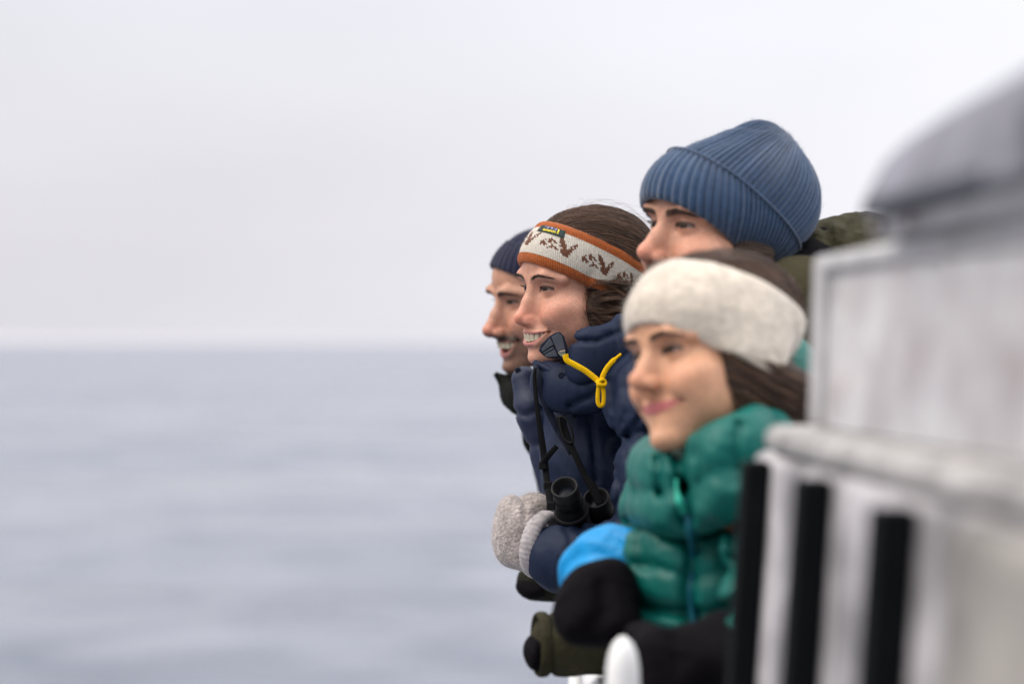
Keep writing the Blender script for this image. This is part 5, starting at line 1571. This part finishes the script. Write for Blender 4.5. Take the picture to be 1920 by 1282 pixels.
hood, hdf = cloth('hood', OLIVE, bj, 0.0045, lo, hi, hd_pr, wr=[wrinkle(0.0035, 45, 12), seam([(1570, 470), (1590, 440), (1605, 415)], 3.2, 0.009, 0.010), seam([(1550, 500), (1590, 470), (1620, 445)], 3.2, 0.008, 0.009), seam([(1556, 490), (1560, 455), (1548, 432)], 3.2, 0.007, 0.007)])
garment('hood_lining', BLACKN, hood, 0.005, [(rc(P(1520, 505, 3.13), P(1540, 448, 3.17), 0.026, 0.014), 0), (rc(P(1480, 545, 3.08), P(1520, 500, 3.13), 0.03, 0.03), 0.02)], wr=[wrinkle(0.003, 80, 2)])
wa = P(1016, 1207, 2.985); ax = (P(1058, 1206, 2.99) - wa); ax /= np.linalg.norm(ax)
s1 = np.cross(ax, (0, 0, 1)); s1 /= np.linalg.norm(s1); s2 = np.cross(s1, ax); a = np.linspace(0, 2 * np.pi, 40, endpoint=False)
link('cuff', mesh_quads('cuff', *sweep(wa + 0.0365 * (np.cos(a)[:, None] * s1 + np.sin(a)[:, None] * s2), 0.0042, 0.008, ax, n=10, closed=True)), OLIVE, bj)
garment('glove', BLACKN, root, 0.004, [(rc(P(1040, 1210, 2.985), P(1014, 1218, 2.985), 0.034, 0.022), 0), (ell(P(1003, 1226, 2.98), (0.010, 0.03, 0.020)), 0.01)])

# ---- smiling woman: teal puffer jacket
root = PE['teal']; hx, hy = FEET['teal']
D2 = 2.70
tp = [(rc(P(1322, 925, 2.77), P(1332, 1050, 2.76), 0.082, 0.098), 0), (rc(P(1332, 1050, 2.76), P(1345, 1180, 2.77), 0.098, 0.104), 0.02), (rc(P(1345, 1180, 2.77), (hx, hy, 0.98), 0.105, 0.17), 0.03),
      (rc(P(1236, 925, 2.90), P(1224, 1060, 2.90), 0.047, 0.048, b_(2.0, 0.010, 0.1)), 0.012), (rc(P(1224, 1060, 2.90), P(1175, 1110, 2.84), 0.047, 0.040), 0.012),
      (rc(P(1430, 905, 2.66), P(1465, 1080, 2.60), 0.060, 0.062, b_(2.2, 0.012, 0.0)), 0.012), (rc(P(1465, 1080, 2.60), P(1420, 1190, 2.55), 0.060, 0.05, b_(1.0, 0.008, 0.0)), 0.012), (rc(P(1420, 1190, 2.55), P(1345, 1230, 2.52), 0.05, 0.04), 0.01),
      (rc(P(1330, 900, 2.80), P(1430, 890, 2.72), 0.075, 0.065), 0.03)]
lo, hi = bounds(tp, 0.03)
S1 = [(1165, 985), (1215, 968), (1265, 1002), (1290, 1000), (1340, 985), (1400, 958)]
S2 = [(1165, 1118), (1230, 1142), (1290, 1150), (1330, 1150), (1400, 1122)]
tj, tjf = cloth('puffer_jacket', TEAL, root, 0.0048, lo, hi, tp, wr=[wrinkle(0.0022, 40, 21), wrinkle(0.0014, 90, 22),
    seam(S1, D2, 0.007, 0.018, 2.9), seam(S2, D2, 0.007, 0.020, 2.9), seam([(1165, 1058), (1230, 1062), (1290, 1080), (1340, 1076), (1400, 1050)], D2, 0.006, 0.006, 2.9), seam([(1280, 930), (1290, 980), (1300, 1050), (1293, 1110), (1302, 1180)], D2, 0.008, 0.014, 2.8),
    seam([(1208, 960), (1200, 1020), (1210, 1060)], D2, 0.008, 0.010, 2.9), seam([(1385, 880), (1372, 950), (1378, 1040)], D2, 0.008, 0.014, 2.9), seam([(1170, 1180), (1300, 1200)], D2, 0.010, 0.012, 2.9)])
cc = curve_pts([P(1222, 884, 2.76), P(1250, 886, 2.69), P(1290, 880, 2.645), P(1345, 858, 2.60), P(1402, 828, 2.60), P(1452, 812, 2.68), P(1462, 800, 2.82), P(1380, 812, 2.92), P(1290, 850, 2.94), P(1235, 870, 2.86)], 30, closed=True)
pr_ = [(rc(cc[i], cc[(i + 1) % 30], 0.0255, 0.0255, None, ((0, 0, 1), 0.8)), 0.008) for i in range(30)]
cc2 = cc + np.array((0.004, 0, -0.040))
pr_ += [(rc(cc2[i], cc2[(i + 1) % 30], 0.030, 0.030), 0.006) for i in range(30)]
lo, hi = bounds(pr_, 0.03)
tc_, tcf = cloth('collar', TEAL, tj, 0.0042, lo, hi, pr_, wr=[wrinkle(0.0024, 46, 23), wrinkle(0.0014, 100, 24), seam([(1268, 840), (1278, 890), (1286, 935), (1290, 970)], D2, 0.009, 0.020, 2.75), seam([(1300, 850), (1318, 890), (1312, 930)], D2, 0.008, 0.008, 2.75), seam([(1385, 800), (1378, 850), (1384, 900)], D2, 0.007, 0.010, 2.75), seam([(1235, 860), (1240, 930)], D2, 0.007, 0.008, 2.75)])
hdp = [(ell(P(1485, 695, 2.86), (0.022, 0.06, 0.04)), 0), (ell(P(1470, 770, 2.84), (0.04, 0.07, 0.045)), 0.03), (ell(P(1500, 760, 2.82), (0.04, 0.07, 0.05)), 0.03)]
garment('hood', TEAL, tj, 0.006, hdp, wr=[wrinkle(0.005, 40, 30)])
zp = np.array([min((on(tjf, x, y, 2.68, 0.002), on(tcf, x, y, 2.68, 0.002)), key=lambda q: q[1]) for x, y in [(1283, 935), (1288, 960), (1295, 1000), (1300, 1040), (1297, 1080), (1294, 1110), (1298, 1150), (1304, 1185)]])
link('zip', mesh_quads('zip', *sweep(curve_pts(zp, 40), 0.0045, 0.003, CAMV, n=8)), TEALB, tj)
zq = np.array([on(tcf, x, y, 2.66, 0.004) for x, y in [(1268, 898), (1269, 918), (1274, 940), (1284, 962)]])
link('zip_pull', mesh_quads('zip_pull', *sweep(curve_pts(zq, 20), np.interp(np.linspace(0, 1, 20), [0, 0.4, 0.6, 1], [0.002, 0.002, 0.0042, 0.0048]), 0.002, CAMV, n=8)), MINT, tj)
# black mittens with puffy bright blue lining at the far gauntlet
garment('mitten', BLACKN, root, 0.005, [(ell(P(1112, 1128, 2.70), (0.041, 0.045, 0.043)), 0), (ell(P(1150, 1110, 2.72), (0.028, 0.04, 0.036)), 0.02), (ell(P(1095, 1165, 2.68), (0.03, 0.035, 0.024)), 0.02), (ell(P(1150, 1165, 2.68), (0.030, 0.035, 0.024)), 0.02)],
        wr=[wrinkle(0.003, 50, 31), seam([(1128, 1100), (1135, 1140), (1110, 1175)], 2.7, 0.008, 0.008)])
n2 = np.array((-0.52, -0.70, -0.30)); n2 /= np.linalg.norm(n2)
ga = np.cross(n2, (0, 0, 1)); ga /= np.linalg.norm(ga); gb = np.cross(ga, n2); a = np.linspace(0, 2 * np.pi, 33)
gc = P(1140, 1106, 2.82)
gp = []
for off, r_, tr in ((0.0, 0.055, 0.0110), (-0.027, 0.056, 0.0125)):
    ring = gc + n2 * off + r_ * (np.cos(a)[:, None] * ga + np.sin(a)[:, None] * gb)
    gp += [(rc(ring[i], ring[i + 1], tr, tr), 0.004) for i in range(32)]
gp.append((rc(gc - n2 * 0.002, gc - n2 * 0.040, 0.052, 0.046), 0.004))
garment('gauntlet', CYAN, root, 0.0045, gp, wr=[wrinkle(0.003, 60, 32)])
garment('mitten', BLACKN, root, 0.005, [(ell(P(1292, 1236, 2.48), (0.046, 0.045, 0.036)), 0), (ell(P(1232, 1226, 2.46), (0.024, 0.034, 0.026)), 0.015), (ell(P(1240, 1270, 2.46), (0.028, 0.036, 0.026)), 0.015), (ell(P(1210, 1190, 2.50), (0.022, 0.03, 0.013)), 0.012), (rc(P(1320, 1235, 2.50), P(1360, 1222, 2.53), 0.036, 0.042), 0.015),
        (ell(P(1230, 1300, 2.46), (0.026, 0.034, 0.022)), 0.012)], wr=[wrinkle(0.003, 50, 33), seam([(1255, 1200), (1262, 1240), (1258, 1282)], 2.45, 0.008, 0.007)])
